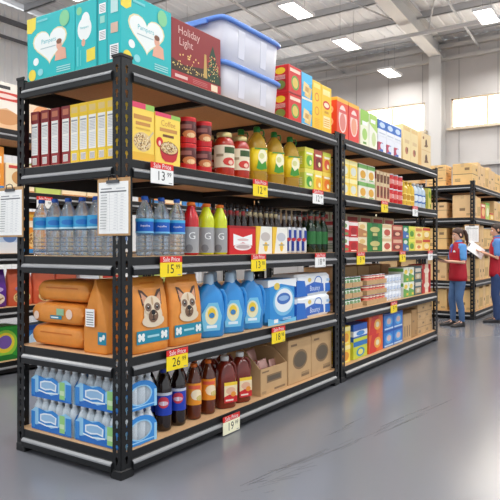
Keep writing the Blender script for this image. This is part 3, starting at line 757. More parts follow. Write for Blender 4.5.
def kinds2():
    # --- dog food
    bag = M((224, 142, 58), .38, noise=.1, nscale=9, bump=.4); bagd = M((206, 112, 30), .45); teal = M((30, 134, 160), .45); bone = M((236, 240, 238), .45)
    def bag_front(w, t, h, face):
        prof = [(0, .94, .82), (.02, 1, .97), (.1, 1, 1), (.5, .985, .96), (.72, .97, .74), (.86, .955, .42), (.94, .945, .14), (.955, .945, .05), (1, .945, .045)]
        mb = MB()
        rs = []
        n = 32
        for v, fx, fy in prof:
            r = []
            for j in range(n):
                a = 2 * PI * j / n; c, s_ = math.cos(a), math.sin(a); p = 5
                r.append((w / 2 * fx * math.copysign(abs(c) ** (2 / p), c), t / 2 * fy * math.copysign(abs(s_) ** (2 / p), s_), v * h))
            rs.append(r)
        mb.rings(rs, bag)
        def ty(v):
            for (v0, _, a), (v1, _, b) in zip(prof, prof[1:]):
                if v <= v1: return a + (b - a) * (v - v0) / (v1 - v0)
            return .045
        def put(m, pts, off):
            m.face([((u - .5) * w, -t / 2 * ty(v) - .002 - off, v * h) for u, v in pts], m_[0])
        def el(m, u, v, ru, rv, mat, off, k=18):
            m_[0] = mat
            put(m, [(u + ru * math.cos(2 * PI * q / k), v + rv * math.sin(2 * PI * q / k)) for q in range(k)], off)
        def pg(m, pts, mat, off):
            m_[0] = mat; put(m, pts, off)
        m_ = [None]
        pr = MB()
        pg(pr, [(.06, .13), (.94, .13), (.94, .3), (.06, .3)], teal, .001)
        for u in (.18, .8):
            el(pr, u - .05, .24, .04, .03, bone, .002, 8); el(pr, u + .05, .24, .04, .03, bone, .002, 8); el(pr, u - .05, .19, .04, .03, bone, .002, 8); el(pr, u + .05, .19, .04, .03, bone, .002, 8)
            pg(pr, [(u - .05, .19), (u + .05, .19), (u + .05, .24), (u - .05, .24)], bone, .003)
        pg(pr, [(.34, .2), (.66, .2), (.66, .23), (.34, .23)], M((160, 210, 220), .45), .002)
        pg(pr, [(.3, .91), (.7, .91), (.7, .925), (.3, .925)], bagd, .001)
        join(mb, pr); parts = [('bag_body', mb.mesh())]
        if face:
            d = MB()
            fur = M((222, 204, 178), .6); dk = M((122, 98, 84), .6); ear = M((84, 62, 52), .6); md = M((196, 166, 132), .6)
            pg(d, [(.24, .62), (.2, .84), (.3, .82), (.42, .73)], ear, .002); pg(d, [(.58, .73), (.7, .82), (.8, .84), (.76, .62)], ear, .002)
            pg(d, [(.26, .64), (.24, .8), (.38, .72)], M((206, 150, 120), .6), .003); pg(d, [(.62, .72), (.76, .8), (.74, .64)], M((206, 150, 120), .6), .003)
            el(d, .5, .5, .25, .17, fur, .003); el(d, .5, .62, .23, .13, fur, .004); el(d, .5, .42, .3, .09, fur, .0035)
            el(d, .38, .6, .085, .055, dk, .005); el(d, .62, .6, .085, .055, dk, .005)
            el(d, .5, .48, .13, .085, M((120, 90, 70), .6), .0055); el(d, .5, .53, .055, .035, BLACK, .007)
            el(d, .38, .6, .034, .026, BLACK, .006); el(d, .62, .6, .034, .026, BLACK, .006); el(d, .37, .612, .012, .009, WHITE, .0075, 8); el(d, .61, .612, .012, .009, WHITE, .0075, 8)
            pg(d, [(.49, .53), (.51, .53), (.51, .44), (.49, .44)], BLACK, .0075); pg(d, [(.42, .44), (.5, .425), (.58, .44), (.5, .44)], BLACK, .007)
            el(d, .5, .68, .03, .06, md, .0055, 10)
            parts.append(('dog_picture', d.mesh()))
        return parts
    K['dog_bag'] = bag_front(.33, .14, .465, True)
    K['dog_bag_plain'] = bag_front(.36, .14, .45, False)
    # gusset side bag: pinched ridge along X, print on the gusset
    def gusset():
        mb = MB(); w, t, h = .33, .205, .455
        prof = [(0, 1, .92), (.03, 1, 1), (.3, 1, 1), (.5, 1, .9), (.75, .99, .5), (.93, .98, .1), (1, .98, .03)]
        rs = []
        for v, fx, fy in prof:
            rs.append([(w * (.5 - .5 * fx) + x * w * fx, (y - .5) * t * fy, v * h) for x, y in ((.02, 0), (.98, 0), (1, .06), (1, .5), (1, .94), (.98, 1), (.02, 1), (0, .94), (.02 + (0 if v < .2 else .03), .5), (0, .06))])
        mb.rings(rs, bag)
        pr = MB()
        fr = (Vector((-.001, .11, 0)), Vector((0, -1, 0)), Vector((0, 0, 1)), Vector((-1, 0, 0)), .22, .45)
        pr.art(fr, [('r', (.14, .36, .5, .6), PAPER), ('lines', (.18, .38, .46, .58, 6), GREY), ('r', (.64, .13, .97, .3), teal), ('e', (.75, .2, .05, .03), bone), ('e', (.87, .24, .05, .03), bone), ('r', (.7, .2, .9, .235), bone)])
        join(mb, pr); return [('bag_body', mb.mesh())]
    K['gusset_bag'] = gusset()
    # lying bag
    def lying(L=.51, W=.34, t=.145):
        mb = MB(); rs = []; n = 24
        prof = [(0, .93, .05), (.025, .95, .12), (.04, .97, .62), (.09, 1, .93), (.25, 1, 1), (.5, .995, .97), (.75, 1, 1), (.92, 1, .93), (.965, .97, .62), (.978, .95, .12), (1, .93, .05)]
        for u, fw, ft in prof:
            r = []
            for j in range(n):
                a = 2 * PI * j / n; c, s_ = math.cos(a), math.sin(a); p = 4.6
                r.append((W / 2 * fw * math.copysign(abs(c) ** (2 / p), c), u * L, t / 2 + t / 2 * ft * math.copysign(abs(s_) ** (2 / p), s_)))
            rs.append(r)
        mb.rings(rs, bag)
        sm = MB()
        sm.face([(-W / 2 * 1.004, .1, t * .62), (-W / 2 * 1.004, L - .1, t * .62), (-W / 2 * 1.004, L - .1, t * .68), (-W / 2 * 1.004, .1, t * .68)], bagd)
        return mb, sm
    a, s_ = lying(); K['lying_bag'] = [('bag_body', a.mesh()), ('bag_seam', s_.mesh())]
    a, s_ = lying(); pr = MB(); W = .34
    pr.art((Vector((-W / 2 - .0025, .51, .02)), Vector((0, -1, 0)), Vector((0, 0, 1)), Vector((-1, 0, 0)), .51, .105), [('r', (.4, .2, .62, .42), teal), ('r', (.52, .45, .66, .85), M((150, 190, 150), .45)), ('e', (.76, .55, .06, .3), M((240, 210, 190), .5)), ('e', (.13, .35, .05, .26), M((240, 210, 190), .5)), ('r', (.42, .26, .56, .34), bone)])
    join(a, pr); K['lying_bag_print'] = [('bag_body', a.mesh())]
    # --- detergent
    bl = M((40, 140, 214), .3, coat=.3); lc = M((190, 216, 236), .35)
    b = MB().sq([(.1, .055, 0), (.112, .064, .012), (.115, .066, .16), (.11, .063, .25), (.098, .056, .31), (.07, .045, .35), (.04, .036, .375), (.036, .034, .385)], bl, 2.8, 32)
    lb = MB()
    fr = (Vector((-.09, -.0665, .05)), Vector((1, 0, 0)), Vector((0, 0, 1)), Vector((0, -1, 0)), .16, .2)
    lb.art(fr, [('p', [(.1, 0), (.9, 0), (1, .5), (.8, 1), (.35, 1), (0, .6)], M((120, 196, 232), .4)), ('e', (.5, .55, .32, .34), M((236, 230, 190), .4)), ('e', (.5, .62, .2, .2), M((240, 206, 60), .4)), ('e', (.5, .55, .14, .1), M((60, 130, 190), .4)), ('r', (.25, .1, .75, .2), M((230, 240, 246), .4))])
    hd = MB().tube([(.078, 0, .335), (.108, 0, .33), (.132, 0, .285), (.137, 0, .2), (.127, 0, .12), (.106, 0, .09)], .016, bl, 10)
    c = MB().lathe([(.035, .375), (.037, .38), (.035, .445), (.03, .458), (.018, .462)], lc, n=18); 
    K['detergent'] = [('jug_body', b.mesh()), ('jug_label', lb.mesh()), ('jug_handle', hd.mesh()), ('jug_cap', c.mesh())]
    # --- paper goods
    pbl = M((46, 142, 214), .35)
    K['tissue_pouch'] = carton(.47, .26, .375, pbl, {'F': [('p', [(0, .84), (.45, .9), (1, .8), (1, 1), (0, 1)], M((236, 240, 244), .4)), ('p', [(0, 0), (1, 0), (1, .1), (.5, .05), (0, .16)], M((110, 190, 234), .4)), ('e', (.55, .5, .38, .33), M((120, 190, 232), .4)), ('e', (.55, .52, .32, .27), M((236, 242, 248), .4)), ('e', (.54, .56, .24, .13), M((60, 110, 190), .4)), ('e', (.54, .57, .18, .06), M((150, 184, 226), .4)), ('e', (.3, .85, .1, .08), M((230, 200, 90), .4)), ('r', (.2, .04, .34, .12), WHITE), ('lines', (.5, .08, .8, .14, 2), M((200, 226, 244), .4))], 'E': [('r', (0, .84, 1, 1), M((230, 236, 242), .4)), ('e', (.5, .5, .3, .25), M((120, 190, 232), .4))]}, .03)
    K['towel_pack'] = carton(.66, .28, .2, M((240, 243, 247), .4), {'F': [('p', [(0, .0), (.3, 0), (.22, .7), (0, .75)], M((40, 110, 200), .4)), ('p', [(.24, .1), (.8, .14), (.78, .5), (.5, .62), (.26, .48)], M((50, 104, 196), .4)), ('t', (.52, .32, .07, 'Bounty'), M((226, 236, 250), .4)), ('ring', (.62, .62, .12, .26, .8), M((60, 120, 200), .4)), ('r', (.84, .1, 1, .5), M((60, 120, 206), .4)), ('e', (.36, .72, .05, .1), M((236, 206, 110), .4)), ('r', (.88, .6, .98, .72), M((160, 196, 230), .4))], 'E': [('r', (0, 0, 1, .7), M((50, 110, 200), .4))]}, .025)
    # --- soda and juice
    cola = M((26, 10, 8), .08, coat=.6)
    k = drink(.054, .405, .019, cola, M((36, 60, 160), .4), M((28, 62, 176), .35), (.26, .58), [(0, 360, .58, .625, M((200, 206, 220), .4), 'r'), (VA - 46, VA + 34, .38, .56, M((206, 60, 80), .4), 'e'), (VA - 40, VA + 28, .42, .49, M((230, 226, 240), .4), 'e')], ribs=False)
    K['cola'] = k
    K['orange_soda'] = drink(.054, .385, .019, M((92, 38, 16), .08, coat=.6), M((226, 110, 30), .4), M((240, 150, 40), .35), (.27, .66), [(VA - 30, VA + 62, .36, .55, M((246, 226, 190), .4), 'e'), (VA - 50, VA + 50, .56, .62, M((226, 96, 70), .4), 'r'), (VA + 10, VA + 70, .34, .44, M((210, 190, 110), .4), 'e')], ribs=False)
    jm = M((112, 32, 18), .2, coat=.4)
    b = MB().sq([(.07, .062, 0), (.078, .07, .012), (.078, .07, .2), (.076, .068, .24), (.06, .056, .3), (.034, .034, .335), (.024, .024, .345), (.024, .024, .36)], jm, 3.2, 28)
    hd = MB().tube([(.03, 0, .325), (.06, 0, .33), (.086, 0, .3), (.095, 0, .25), (.09, 0, .2), (.074, 0, .19)], .013, jm, 10)
    lb = MB()
    fr = (Vector((-.045, -.0705, .045)), Vector((1, 0, 0)), Vector((0, 0, 1)), Vector((0, -1, 0)), .112, .15)
    lb.art(fr, [('r', (0, 0, 1, 1), M((240, 220, 180), .45)), ('r', (0, .84, 1, 1), M((246, 206, 60), .4)), ('p', [(0, 0), (1, 0), (1, .3), (.4, .4), (0, .3)], M((206, 40, 44), .4)), ('e', (.5, .58, .36, .18), M((230, 180, 150), .4)), ('e', (.7, .4, .2, .13), M((236, 150, 60), .4)), ('r', (.1, .08, .7, .16), M((244, 220, 210), .4))])
    c = MB().lathe([(.03, .348), (.031, .352), (.031, .378), (.027, .383)], M((226, 226, 224), .4), n=16)
    K['juice_jug'] = [('jug_body', b.mesh()), ('jug_label', lb.mesh()), ('jug_handle', hd.mesh()), ('jug_cap', c.mesh())]
    # --- corrugated boxes
    blur = M((98, 86, 72), .7); blur2 = M((134, 108, 80), .7)
    def box_art(st):
        if st == 0: return [('e', (.5, .52, .32, .23), blur2), ('e', (.5, .52, .27, .18), blur), ('r', (.55, .1, .9, .16), blur2), ('r', (.1, .85, .36, .9), blur2), ('lines', (.55, .17, .9, .22, 2), blur2)]
        if st == 1: return [('r', (.1, .55, .45, .62), blur2), ('lines', (.6, .1, .9, .25, 3), blur2)]
        if st == 2: return [('r', (.14, .12, .24, .55), blur2), ('r', (.42, .12, .52, .55), blur2), ('r', (.7, .12, .8, .55), blur2)]
        if st == 3: return [('r', (0, .485, 1, .515), blur2), ('lines', (.12, .16, .4, .32, 3), blur), ('r', (.62, .68, .86, .8), blur2)]
        return [('r', (.36, .3, .64, .42), blur2), ('lines', (.7, .1, .92, .2, 2), blur2)]
    def corr(w, d, h, st, base):
        mb = MB()
        mb.cbox(0, 0, 0, w, d, h - .006, base, .006)
        mb.box(.006, .006, h - .0065, w - .006, d * .5 - .003, h, base); mb.box(.006, d * .5 + .003, h - .0065, w - .006, d - .006, h, base)
        tp = MB()
        tp.box(.004, d * .5 - .03, h, w - .004, d * .5 + .03, h + .001, TAPE)
        tp.box(-.001, d * .5 - .03, h - .07, .0005, d * .5 + .03, h, TAPE)
        pr = MB()
        pr.art(frame('F', w, d, h), box_art(st)); pr.art(frame('E', w, d, h), box_art(4 if st != 3 else 3))
        join(mb, pr); return [('box_body', mb.mesh()), ('box_tape', tp.mesh())]
    K['corr_oval'] = corr(.42, .4, .385, 0, CARD)
    K['corr_plain'] = corr(.32, .3, .33, 2, CARD); K['corr_half'] = corr(.32, .3, .205, 3, CARD)
    K['corr_small'] = corr(.2, .3, .36, 1, CARD_D)
    for nm, w, h, st, base in (('c_a', .42, .4, 3, CARD_Y), ('c_b', .36, .42, 1, CARD_L), ('c_c', .3, .4, 2, CARD_Y), ('c_d', .42, .3, 3, CARD_L), ('c_e', .22, .46, 4, CARD_L), ('c_f', .42, .2, 3, CARD_Y)):
        K[nm] = corr(w, .36, h, st, base)
    # open display box: tall back, low front, flaps spread
    def open_box(w=.42, d=.38, hf=.215, hb=.33, t=.006):
        mb = MB()
        mb.box(0, 0, 0, w, t, hf, CARD); mb.box(0, d - t, 0, w, d, hb, CARD); mb.box(t, t, 0, w - t, d - t, t, CARD)
        for x in (0, w - t):
            pts = [(t, 0), (d - t, 0), (d - t, hb), (d * .35, hb), (t, hf)]
            mb.rings([[(x, y, z) for y, z in pts], [(x + t, y, z) for y, z in pts]], CARD, sm=False)
        fl = MB()
        fl.rings([[(0, d * .35, hb), (0, d - t, hb), (.004, d - t, hb), (.004, d * .35, hb)], [(-.09, d * .33, hb + .05), (-.09, d, hb + .05), (-.086, d, hb + .054), (-.086, d * .33, hb + .054)]], CARD_D, sm=False)
        f2 = MB()
        f2.rings([[(w - .004, d * .35, hb), (w - .004, d - t, hb), (w, d - t, hb), (w, d * .35, hb)], [(w - .16, d * .37, hb + .035), (w - .16, d - t, hb + .035), (w - .156, d - t, hb + .04), (w - .156, d * .37, hb + .04)]], CARD_D, sm=False)
        pr = MB().art(frame('F', w, d, hf), [('r', (.22, .42, .78, .72), blur2), ('r', (.26, .48, .74, .66), blur), ('r', (.5, .08, .92, .16), blur2), ('lines', (.05, .06, .2, .16, 3), blur2), ('r', (.05, .84, .3, .9), blur2)])
        join(mb, pr); return [('box_body', mb.mesh()), ('box_flap', fl.mesh()), ('box_flap', f2.mesh())]
    K['open_box'] = open_box()
    def snack():
        w, t, h = .13, .05, .2
        mb = MB(); foil = M((206, 160, 150), .25, .3, bump=.3, nscale=30); red = M((176, 60, 50), .35)
        mb.sq([(w * .46, .004, 0), (w * .48, t * .3, h * .12), (w * .5, t * .5, h * .4), (w * .48, t * .42, h * .7), (w * .46, t * .1, h * .92), (w * .46, .003, h)], foil, 2.6, 20)
        p = MB(); p.art((Vector((-w * .4, -t * .5 - .001, h * .25)), Vector((1, 0, 0)), Vector((0, .06, 1)).normalized(), Vector((0, -1, 0)), w * .8, h * .3), [('e', (.5, .5, .4, .4), red), ('e', (.5, .5, .22, .2), M((236, 214, 190), .4))])
        return [('snack_pouch', mb.mesh()), ('pouch_print', p.mesh())]
    K['snack'] = snack()
    # --- shrink-wrapped water
    wb = MB().lathe([(.028, 0), (.033, .006), (.033, .13), (.03, .15), (.018, .178), (.013, .186), (.013, .192)], M((240, 247, 253), .12, alpha=.9, trans=.2, ior=1.25), n=10)
    wc = MB().lathe([(.016, .188), (.0165, .19), (.0165, .206), (.013, .21)], M((236, 240, 244), .4), n=10)
    wbm, wcm = wb.mesh(), wc.mesh()
    L, W, H = .42, .30, .178
    sh = MB()
    rs = []
    for z, i in ((.0, .004), (.01, 0), (.12, 0), (.15, .006), (H, .022)):
        rs.append([(i, i + .02, z), (i + .02, i, z), (W - i - .02, i, z), (W - i, i + .02, z), (W - i, L - i - .02, z), (W - i - .02, L - i, z), (i + .02, L - i, z), (i, L - i - .02, z)])
    sh.rings(rs, FILM, sm=False, cap=False)
    pr = MB()
    bb = M((50, 136, 214), .25, coat=.3); lb_ = M((150, 204, 238), .25, coat=.3); gb = M((150, 206, 130), .3); ww = M((232, 242, 250), .3)
    fe = (Vector((-.001, L, 0)), Vector((0, -1, 0)), Vector((0, 0, 1)), Vector((-1, 0, 0)), L, .15)
    pr.art(fe, [('p', [(.03, .02), (.97, .02), (.97, .84), (.84, .98), (.66, .8), (.5, .98), (.3, .9), (.14, 1.0), (.03, .82)], lb_), ('p', [(.03, .02), (.97, .02), (.97, .3), (.82, .22), (.7, .34), (.5, .2), (.3, .34), (.14, .22), (.03, .3)], M((28, 108, 196), .25, coat=.3)),
                ('p', [(.2, .36), (.34, .28), (.52, .36), (.66, .28), (.66, .86), (.54, .98), (.4, .88), (.2, .98)], bb), ('p', [(.24, .44), (.36, .38), (.5, .44), (.62, .38), (.63, .7), (.5, .82), (.34, .8), (.24, .72)], ww), ('p', [(.27, .5), (.36, .45), (.5, .5), (.59, .46), (.6, .68), (.5, .76), (.36, .74), (.27, .68)], M((150, 190, 226), .3)),
                ('r', (.7, .12, .82, .86), gb), ('r', (.71, .3, .81, .5), M((206, 230, 190), .3)), ('p', [(.2, .32), (.4, .24), (.66, .3), (.66, .36), (.4, .3), (.2, .38)], ww), ('r', (.84, .1, .97, .8), bb), ('r', (.03, .1, .12, .8), bb)])
    ff = (Vector((0, -.001, 0)), Vector((1, 0, 0)), Vector((0, 0, 1)), Vector((0, -1, 0)), W, .178)
    pr.art(ff, [('ring', (.5, .5, .49, .5, .62), bb), ('r', (.05, .02, .95, .2), bb), ('r', (.05, .1, .95, .14), lb_), ('ring', (.5, .5, .34, .35, .88), lb_), ('r', (.02, .0, .12, .6), lb_), ('r', (.9, 0, .98, .6), lb_)])
    K['water_pack'] = ('pack', sh.mesh(), pr.mesh(), wbm, wcm, L, W)
    # --- price tags
    def tag(bg, big, small):
        w, h = .21, .13
        cd = MB().cbox(0, -.004, 0, w, 0, h * .7, bg, .0015)
        f = frame('F', w, .004, h); f = (Vector((0, -.004, 0)),) + f[1:]
        cd.art(f, [('t', (.44 if small else .5, .36, .082, big), BLACK)] + ([('t', (.8, .46, .042, small), BLACK)] if small else []) + [('r', (.78, .06, .94, .1), GREY)])
        hd = MB().cbox(0, -.0045, h * .7, w, 0, h, M((222, 44, 40), .4), .0015)
        f2 = (Vector((0, -.0045, 0)),) + f[1:]
        hd.art(f2, [('t', (.5, .84, .042, 'Sale Price'), WHITE)])
        return [('price_card', cd.mesh()), ('sale_header', hd.mesh())]
    ty, tw = M((252, 222, 30), .4), M((246, 246, 244), .4)
    for nm, bg, a, b in (('t1399', tw, '13', '99'), ('t1299y', ty, '12', '99'), ('t1299w', tw, '12', '99'), ('t1599', ty, '15', '99'), ('t1398', ty, '13', '98'), ('t1898w', tw, '18', '98'), ('t2699', ty, '26', '99'), ('t1898', ty, '18', '98'), ('t1999', M((250, 246, 214), .4), '19', '99'), ('ty9', ty, '9', '98'), ('tw9', tw, '9', '98')):
        K[nm] = tag(bg, a, b)
    # --- clipboard: hangs on an end post, board towards -X
    def clip():
        w, h = .27, .335
        bd = MB().cbox(0, 0, 0, .004, w, h, M((190, 150, 104), .6, noise=.1, nscale=40), .002)
        pp = MB().box(-.0015, .014, .012, 0, w - .014, h - .022, PAPER)
        fr = (Vector((-.0016, w - .014, .012)), Vector((0, -1, 0)), Vector((0, 0, 1)), Vector((-1, 0, 0)), w - .028, h - .034)
        it = [('r', (.08, .86, .45, .885), GREY), ('r', (.6, .86, .9, .88), LGREY), ('r', (.06, .8, .94, .825), M((110, 112, 116), .5))]
        for k in range(13):
            v = .75 - .055 * k
            it += [('r', (.08, v, .3, v + .012), M((150, 152, 156), .5)), ('r', (.06, v - .02, .94, v - .0175), M((196, 198, 202), .5))]
            it += [('r', (.55, v, .64, v + .01), LGREY), ('r', (.76, v, .86, v + .01), LGREY)]
        for u in (.42, .68): it.append(('r', (u, .04, u + .006, .8), M((176, 178, 182), .5)))
        pp.art(fr, it)
        cl = MB().box(-.01, w / 2 - .05, h - .03, -.0016, w / 2 + .05, h - .012, M((90, 92, 96), .3, .8))
        cl.tube([(-.006, w / 2 - .035, h - .02), (-.01, w / 2 - .03, h + .012), (-.006, w / 2, h + .02), (-.01, w / 2 + .03, h + .012), (-.006, w / 2 + .035, h - .02)], .003, M((60, 62, 66), .3, .8), 6)
        return [('board', bd.mesh()), ('paper_sheet', pp.mesh()), ('clip', cl.mesh())]
    K['clipboard'] = clip()
    # --- rear rack goods
    K['r_flake'] = carton(.46, .24, .5, M((238, 232, 222), .45), {'F': [('p', [(0, 0), (1, 0), (1, .3), (.5, .46), (0, .34)], M((226, 190, 150), .45)), ('r', (.1, .62, .9, .8), M((206, 70, 60), .4)), ('e', (.5, .26, .34, .16), M((206, 150, 100), .5)), ('r', (.3, .86, .6, .93), M((60, 60, 64), .4)), ('e', (.5, .71, .3, .045), M((240, 214, 206), .4))]})
    K['r_peach'] = carton(.42, .24, .48, M((240, 214, 186), .45), {'F': [('e', (.5, .4, .34, .3), M((230, 160, 110), .45)), ('r', (.1, .74, .9, .9), M((214, 110, 70), .4))]})
    K['r_orange'] = carton(.3, .22, .46, M((238, 150, 50), .42), {'F': [('r', (0, 0, 1, .1), M((50, 130, 200), .4)), ('e', (.5, .32, .36, .2), M((236, 200, 130), .5)), ('dots', (.5, .32, .3, .16, 30, .04, 2), M((170, 110, 50), .5)), ('r', (.1, .62, .9, .78), M((250, 236, 210), .4)), ('r', (.1, .86, .6, .93), M((250, 200, 80), .4))]})
    K['r_cream'] = carton(.36, .22, .3, CREAM, {'F': [('e', (.5, .5, .3, .26), M((206, 150, 90), .5)), ('r', (.1, .82, .9, .93), M((206, 70, 60), .4)), ('r', (0, 0, 1, .06), M((190, 130, 70), .4))]})
    K['r_green'] = carton(.34, .22, .34, M((190, 210, 110), .42), {'F': [('e', (.5, .45, .32, .26), M((240, 236, 200), .4)), ('r', (0, .86, 1, 1), M((110, 170, 60), .4))]})
    K['r_red'] = carton(.38, .22, .3, M((206, 66, 50), .42), {'F': [('e', (.5, .45, .34, .28), M((240, 190, 120), .4)), ('r', (.1, .8, .9, .94), M((250, 230, 200), .4))]})
    K['r_white'] = carton(.3, .22, .4, M((226, 230, 236), .42), {'F': [('r', (0, .3, 1, .6), M((190, 204, 226), .4)), ('e', (.5, .45, .28, .16), M((100, 130, 180), .4)), ('r', (.2, .78, .8, .88), M((230, 130, 60), .4))]})
    K['r_blue'] = carton(.36, .22, .34, M((60, 130, 200), .42), {'F': [('e', (.5, .5, .34, .28), M((200, 226, 244), .4)), ('r', (0, .84, 1, 1), M((30, 80, 160), .4))]})
    def pouch_bag(base, band, food):
        mb = MB(); w, t, h = .3, .14, .4
        rs = []
        for v, fx, fy in ((0, .96, .8), (.04, 1, 1), (.5, 1, .95), (.8, .97, .5), (.95, .94, .1), (1, .94, .05)):
            r = []
            for j in range(24):
                a = 2 * PI * j / 24; c, s_ = math.cos(a), math.sin(a)
                r.append((w / 2 * fx * math.copysign(abs(c) ** .45, c), t / 2 * fy * math.copysign(abs(s_) ** .45, s_), v * h))
            rs.append(r)
        mb.rings(rs, base)
        p = MB(); p.art((Vector((-w / 2, -t / 2 - .003, .02)), Vector((1, 0, 0)), Vector((0, 0, 1)), Vector((0, -1, 0)), w, .2), [('e', (.5, .35, .36, .32), food), ('dots', (.5, .35, .3, .26, 26, .035, 3), M((170, 120, 70), .5)), ('e', (.5, .84, .3, .15), band)])
        join(mb, p); return [('bag_body', mb.mesh())]
    K['r_purple_bag'] = pouch_bag(M((96, 40, 150), .4), M((206, 180, 226), .4), M((236, 220, 200), .5)); K['r_orange_bag'] = pouch_bag(M((226, 106, 70), .4), M((170, 130, 170), .4), M((236, 206, 140), .5))
    K['r_green_pack'] = carton(.42, .3, .36, M((50, 160, 60), .38), {'F': [('e', (.5, .5, .36, .4), M((150, 210, 70), .4)), ('e', (.5, .52, .28, .3), M((240, 214, 60), .4)), ('e', (.5, .54, .2, .2), M((120, 90, 170), .4)), ('p', [(0, 0), (1, 0), (.7, .16), (.3, .16)], M((30, 120, 50), .4))]}, .03)
# ------------------------------------------------------------------ stocking the shelves
def Zs(i): return LEV[i] + .001
def put(kind, name, x, y, z, label, cat, group=None, rz=0.0, **kw):
    return spawn(K[kind], name, (x, y, z), label, cat, group, rz, **kw)

def water_pack(x, y, z, label):
    _, sh, pr, b, c, L, W = K['water_pack']
    root = spawn([('film_wrap', sh, [('wrap_print', pr)])], 'water_pack', (x, y, z), label, 'water pack', 'shrink-wrapped water packs')
    for j in range(6):
        for i in range(4):
            o = bpy.data.objects.new('bottle', b); COL.objects.link(o); o.parent = root
            o.location = (.045 + i * .07, .035 + j * .07, .001)
            q = bpy.data.objects.new('bottle_cap', c); COL.objects.link(q); q.parent = o

